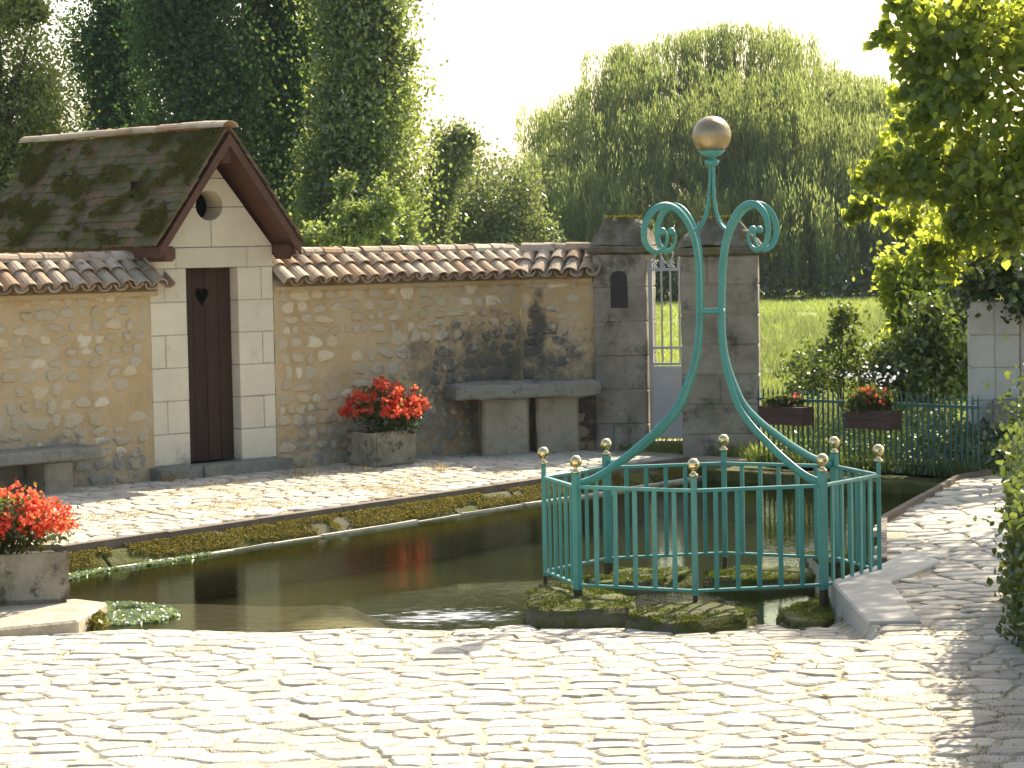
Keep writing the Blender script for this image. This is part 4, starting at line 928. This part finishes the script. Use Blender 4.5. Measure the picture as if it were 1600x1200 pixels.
# broad-leaved tree on the right
tree('broadleaf_tree', 'overhanging broad-leaved tree with glowing backlit leaves above the ashlar pillar', Vector((6.6, 24.6, -.03)), (6.3, 24.4, 4.2),
     [lobe(1570, 60, 24, 120, 100, 44), lobe(1480, 50, 24.2, 80, 70, 28), lobe(1420, 20, 24.4, 55, 45, 13), lobe(1570, 240, 23.8, 100, 90, 40), lobe(1440, 285, 24.0, 66, 44, 22), lobe(1372, 265, 24, 50, 34, 13), lobe(1345, 325, 24, 26, 22, 7), lobe(1545, 350, 24, 70, 50, 24), lobe(1500, 160, 24.0, 75, 60, 24), lobe(1480, 390, 24.6, 55, 45, 16), lobe(1420, 120, 24.2, 45, 45, 12), lobe(1470, 120, 24.3, 60, 60, 18), lobe(1440, 205, 24.1, 55, 45, 14), lobe(1395, 60, 24.4, 30, 35, 7), lobe(1510, 270, 24.2, 70, 60, 20), lobe(1410, 340, 24.2, 40, 30, 8), lobe(1620, 60, 24.4, 70, 90, 22), lobe(1625, 190, 24.2, 70, 90, 24), lobe(1610, 320, 24.2, 70, 80, 22), lobe(1530, 20, 24.6, 80, 60, 20),
      (6.0, 21.8, 4.9, 1.1, 1.3, .9, 30), (7.0, 22.4, 5.2, 1.2, 1.2, 1.0, 30), (6.6, 20.2, 4.6, 1.0, 1.2, .8, 30), (5.4, 20.6, 5.1, .7, .9, .5, 24), (5.3, 21.7, 5.3, .8, .9, .5, 26), (5.7, 22.9, 5.1, .9, .9, .6, 26), (5.0, 20.0, 5.0, .5, .7, .4, 16)],
     .10, 16500, m_fol['broad'], .16, .8, 6, .30, 0, ntip=30, shell=.5)
tree('leafy_shrub', 'dense dark green shrub behind the fence beside the ashlar pillar', gp(1450, 27.5), atY(1450, 500, 27.5), [lobe(1455, 555, 27.5, 72, 80, 50), lobe(1400, 590, 27.2, 45, 45, 24), lobe(1500, 510, 28, 45, 70, 26), lobe(1510, 590, 27.5, 32, 40, 12)], .075, 9000, m_fol['shrub'], .05, .65, 6, .22, 0, None, 'shrub', shell=.4)
tree('leafy_shrub', 'tall yellow-green shrub rising behind the dark shrub at the meadow edge', gp(1450, 29), atY(1450, 410, 29), [lobe(1440, 430, 29, 52, 50, 30), lobe(1480, 470, 29, 70, 70, 40), lobe(1410, 460, 29, 32, 45, 14), lobe(1500, 400, 29, 60, 60, 26), lobe(1430, 520, 29, 50, 50, 20)], .09, 11000, m_fol['broad'], .05, .7, 6, .24, 0, None, 'shrub')
tree('wild_rose', 'loose light flowering bush in the meadow behind the planters', gp(1315, 29), atY(1315, 520, 29), [lobe(1320, 505, 29, 26, 22, 10), lobe(1300, 560, 29, 45, 40, 20), lobe(1350, 570, 29, 35, 40, 14), lobe(1260, 590, 28, 42, 32, 14)], .06, 3600, m_fol['shrub'], .02, .6, 6, .30, 0, None, 'shrub')
# ivy on the pillar and over the low wall on the right
def ivy(name, label, cl, n, ls, mt=m_fol['ivy'], cat='ivy', base=(0, 0, 0), stems=()):
    t = thing(name, label, cat, tuple(base)); b = np.array(tuple(base)); C = np.array([c[:3] for c in cl]); S = np.array([c[3:] for c in cl])
    i = rng.integers(0, len(C), n); P = C[i] + rng.normal(size=(n, 3)) * S[i] - b; A = rng.normal(size=(n, 3)) + np.array([0, -.2, -.7])
    leafobj('foliage', P, A, ls, .85, mt, t, 6)
    mb = MB()
    for s in stems: mb.tube([Vector(p) - Vector(base) for p in s], .008, 5)
    if stems: obj('stems', mb.me('stems'), m_bark, t, kind='stuff')
    return t
ivy('ivy_clump', 'dark ivy cushion hanging over the top of the ashlar pillar', [(pc.x + dx, pc.y + .2 + dy, 1.62 + dz, .14, .14, .12) for dx, dy, dz in [(-.22, 0, .06), (0, -.1, .1), (.2, -.1, .12), (.45, -.15, .05), (.5, -.3, -.08), (.2, .2, .25), (-.1, .2, .22), (.6, .0, .25), (.9, 0, .1), (.3, -.36, -.07), (.55, -.36, -.16)]], 3000, .075, base=(pc.x, pc.y, 1.5), stems=[[(pc.x, pc.y + .2, 1.5), (pc.x - .1, pc.y, 1.62), (pc.x - .3, pc.y, 1.66)], [(pc.x + .2, pc.y + .1, 1.5), (pc.x + .4, pc.y - .2, 1.6), (pc.x + .5, pc.y - .4, 1.4)]])
W0 = Vector((2.06, 9.2, 0)); W1 = Vector((3.13, 15.4, 0)); wd_ = (W1 - W0).normalized(); wn_ = Vector((-wd_.y, wd_.x, 0))
lw = thing('low_wall', 'low stone wall smothered in ivy along the right edge of the yard', 'wall', tuple(W0))
Ml = frame(Vector(), wd_, -wn_); zz = -.1
for r in range(6):
    u = 0 if r % 2 else -.2
    while u < (W1 - W0).length - .05:
        x1 = min(u + random.uniform(.4, .6), (W1 - W0).length); obj('stone', bevel_me(MB().box((max(u, 0) + .004, random.uniform(-.01, .01), zz + .004), (x1 - .004, .36, zz + .186), Ml).me('stone'), .012, 1), m_greyash, lw); u = x1
    zz += .19
cl = []; e_ = (W1 - W0).length
for k in range(60):
    s = random.uniform(.2, 1.0) * e_; p = W0 + wd_ * s + wn_ * random.uniform(-.3, .02); cl.append((p.x, p.y, random.uniform(.9, 1.06), .10, .11, .06))
for k in range(90):
    s = e_ * .74 + random.gauss(0, .55); p = W0 + wd_ * min(e_ + .05, s) + wn_ * random.uniform(.0, .05); h_ = random.uniform(.05, 1.02); p += wn_ * .14 * math.exp(-((s - e_ * .74) / .4) ** 2) * random.random(); cl.append((p.x, p.y, h_, .05, .08, .11))
for k in range(22):
    p = W1 + wd_ * .05 + wn_ * random.uniform(-.3, .10); cl.append((p.x, p.y, random.uniform(.1, 1.15), .06, .06, .12))
ivy('ivy_curtain', 'trailing ivy with pale leaves spilling over the low wall by the path', cl, 11000, .045, m_fol['shrub'], base=W1, stems=[[W1 + wd_ * .02 + wn_ * x + Z * .02, W1 + wd_ * .04 + wn_ * (x + .04) + Z * .6, W1 + wn_ * x + Z * 1.08] for x in (-.2, -.05, .06)])

# ------------------------------------------------------------------ grass, weeds, cress
def blades(name, pts, h, wdt, mt, label, cat, lean=.35, parent=None):
    n = len(pts); P = np.asarray(pts, float); hh = h * rng.uniform(.5, 1.3, n); a = rng.uniform(0, 2 * np.pi, n); L = rng.normal(size=(n, 2)) * lean * hh[:, None]
    b = np.stack([np.cos(a), np.sin(a), np.zeros(n)], 1) * wdt / 2; tip = P + np.concatenate([L, hh[:, None]], 1)
    V = np.stack([P - b, P + b, tip], 1).reshape(-1, 3); return obj(name, big(name, V, np.arange(3 * n).reshape(n, 3)), mt, parent, label=label, cat=cat, kind='stuff')
g = []
while len(g) < 90000:
    y = 25.5 + 62 * random.random() ** 1.5; x = random.uniform(.04, .185) * y
    if x > 2.5 + max(0, (y - 25.3)) * -.9 and (x < 4.2 or y > 24): 
        if (x - 2.42) * .72 + (y - 25.25) * .69 > .15: g.append((x, y, -.04))
g = np.array(g); hn = np.array([mnoise.noise(Vector((p[0] * .8, p[1] * .35, 2))) for p in g]); g = g[hn > -.25]
blades('meadow_grass', g, .16, .028, m_fol['grass'], 'sunlit long grass of the meadow behind the fence', 'grass', .5)
tg = []
for _ in range(260):
    y = 26.5 + 45 * random.random() ** 1.4; x = random.uniform(.085, .18) * y; tg += [(x + random.gauss(0, .16), y + random.gauss(0, .16), -.04) for _ in range(38)]
blades('meadow_tufts', np.array(tg), .42, .022, m_fol['hedge'], 'taller dull green tufts scattered over the meadow', 'grass', .4)
g = []
while len(g) < 9000:
    u, v = random.uniform(0, FL), random.uniform(.06, 1.8); hmax = .30 + .35 * mnoise.noise(Vector((u * 1.6, v * 1.2, 6)))
    if hmax > .02: q = F0 + FD * u - FN * v; g.append((q.x, q.y, random.uniform(0, 1) * hmax))
leafobj('fence_weeds', np.array(g), rng.normal(size=(len(g), 3)) + np.array([0, 0, .5]), .055, .5, m_fol['ivy'], None, 4, 'rank green weeds growing behind the iron fence', 'weeds')
g = [tuple(F0 + FD * random.uniform(-.1, FL) + FN * abs(random.gauss(.03, .05))) for _ in range(900)]
blades('bank_weeds', np.array(g) + np.array([0, 0, -.02]), .16, .014, m_fol['shrub'], 'green weeds along the foot of the iron fence on the bank', 'weeds', .4)
# dry tufts and creeping grass at the foot of the wall and in the paving
g = []
for c_, n_, s_ in ((at(265, 752), 60, .05), (at(228, 742), 50, .05), (at(470, 742), 50, .08), (at(560, 738), 40, .10), (at(690, 735), 50, .1)):
    g += [(c_.x + random.gauss(0, s_), c_.y + random.gauss(0, s_), 0) for _ in range(n_)]
blades('dry_tufts', np.array(g), .10, .008, m_fol['dry'], 'tufts of dry grass at the foot of the shed and wall', 'grass', .6)
g = []
while len(g) < 6000:
    p = q0 + QD * random.uniform(1, 10) - QN * random.uniform(.2, 2.6)
    if in_quay(p) and mnoise.noise(Vector((p.x * 1.5, p.y * 1.5, 8))) > .05: g.append((p.x, p.y, .0))
blades('quay_grass', np.array(g), .022, .008, m_fol['dry'], 'straw-coloured creeping grass between the quay paving stones', 'grass', 1.2)
g = []
while len(g) < 5000:
    x, y = random.uniform(-2.6, 2.6), random.uniform(9.8, 15.2)
    if mnoise.noise(Vector((x * 1.2, y * 1.2, 12))) > .22 and in_yard(Vector((x, y, 0))): g.append((x, y, gz(x, y) - .01))
blades('joint_grass', np.array(g), .020, .007, m_fol['shrub'], 'short grass in the joints of the cobbled yard', 'grass', .8)
# moss along the quay edge
g = []
for _ in range(46000):
    u = random.uniform(0, 11.7); v = random.uniform(.015, .19)
    if mnoise.noise(Vector((u * 1.6, v * 4, 3))) + .5 * mnoise.noise(Vector((u * 5, v * 9, 6))) > -.12: p = q0 + QD * u + QN * v; g.append((p.x, p.y, -.04 - max(0, v - .06) * .7 + random.uniform(-.015, .02)))
tufts('edge_moss', np.array(g), .016, m_edgemoss, None, label='mossy ledge along the quay just above the water', cat='moss')
# floating cress
def cress(poly, n, label, nm='water_cress'):
    pl = [at(x, y, WZ) for x, y in poly]; xs_ = [p.x for p in pl]; ys_ = [p.y for p in pl]; g = []
    while len(g) < n:
        c = Vector((random.uniform(min(xs_), max(xs_)), random.uniform(min(ys_), max(ys_)), 0))
        if pin(c, pl) and mnoise.noise(Vector((c.x * 3.5, c.y * 3.5, 1))) > -.25: g.append((c.x, c.y, WZ + random.uniform(.0, .018)))
    A = rng.normal(size=(n, 3)); A[:, 2] *= .35
    leafobj(nm, np.array(g), A, .032, .8, m_fol['cress'], None, 4, label, 'water plants')
cress([(60, 905), (110, 888), (200, 866), (300, 853), (345, 854), (330, 868), (250, 882), (160, 894), (90, 912)], 5200, 'floating cress along the foot of the quay behind the large trough')
cress([(120, 962), (150, 946), (205, 943), (262, 950), (286, 962), (250, 972), (190, 978), (140, 978)], 3600, 'floating cress patch beside the kerb slab corner')
g = []
for _ in range(700): p = at(147 + random.gauss(0, 9), 966 + random.gauss(0, 4), -.03); g.append((p.x, p.y, random.uniform(-.15, .0)))
tufts('kerb_moss', np.array(g), .04, m_moss, None, label='brown moss clump on the water corner of the kerb slab', cat='moss')

# ------------------------------------------------------------------ haze in the low sun
hz = obj('haze', MB().box((-620, -310, -2.5), (620, 920, 40)).me('haze'), None, kind='stuff', label='pale sunlit haze filling the air', cat='haze')
m, t, N, L = nodes('haze'); pv = N('VolumePrincipled'); pv.inputs['Color'].default_value = (.80, .90, 1, 1); pv.inputs['Density'].default_value = .00016; pv.inputs['Anisotropy'].default_value = .35
o = N('OutputMaterial'); L(pv.outputs[0], o.inputs[1]); hz.data.materials.append(m)

g = np.array([(x, y, (gz(x, y) if y < 14.4 else 0) + .014) for x, y in [(random.uniform(1.2, 2.7) if k % 3 else random.uniform(-2, 2.4), random.uniform(10.2, 19)) for k in range(150)] if in_yard(Vector((x, y, 0))) and y < 14.2 or in_path(Vector((x, y, 0)))])
A = rng.normal(size=(len(g), 3)); A[:, 2] *= .2; B = np.cross(A, np.array([0.0, 0, 1])); B /= np.linalg.norm(B, axis=1)[:, None]
leafobj('fallen_leaves', g, A, .045, .6, m_fol['dry'], None, 6, 'dry leaves scattered on the cobbles and the path', 'leaves', B=B)
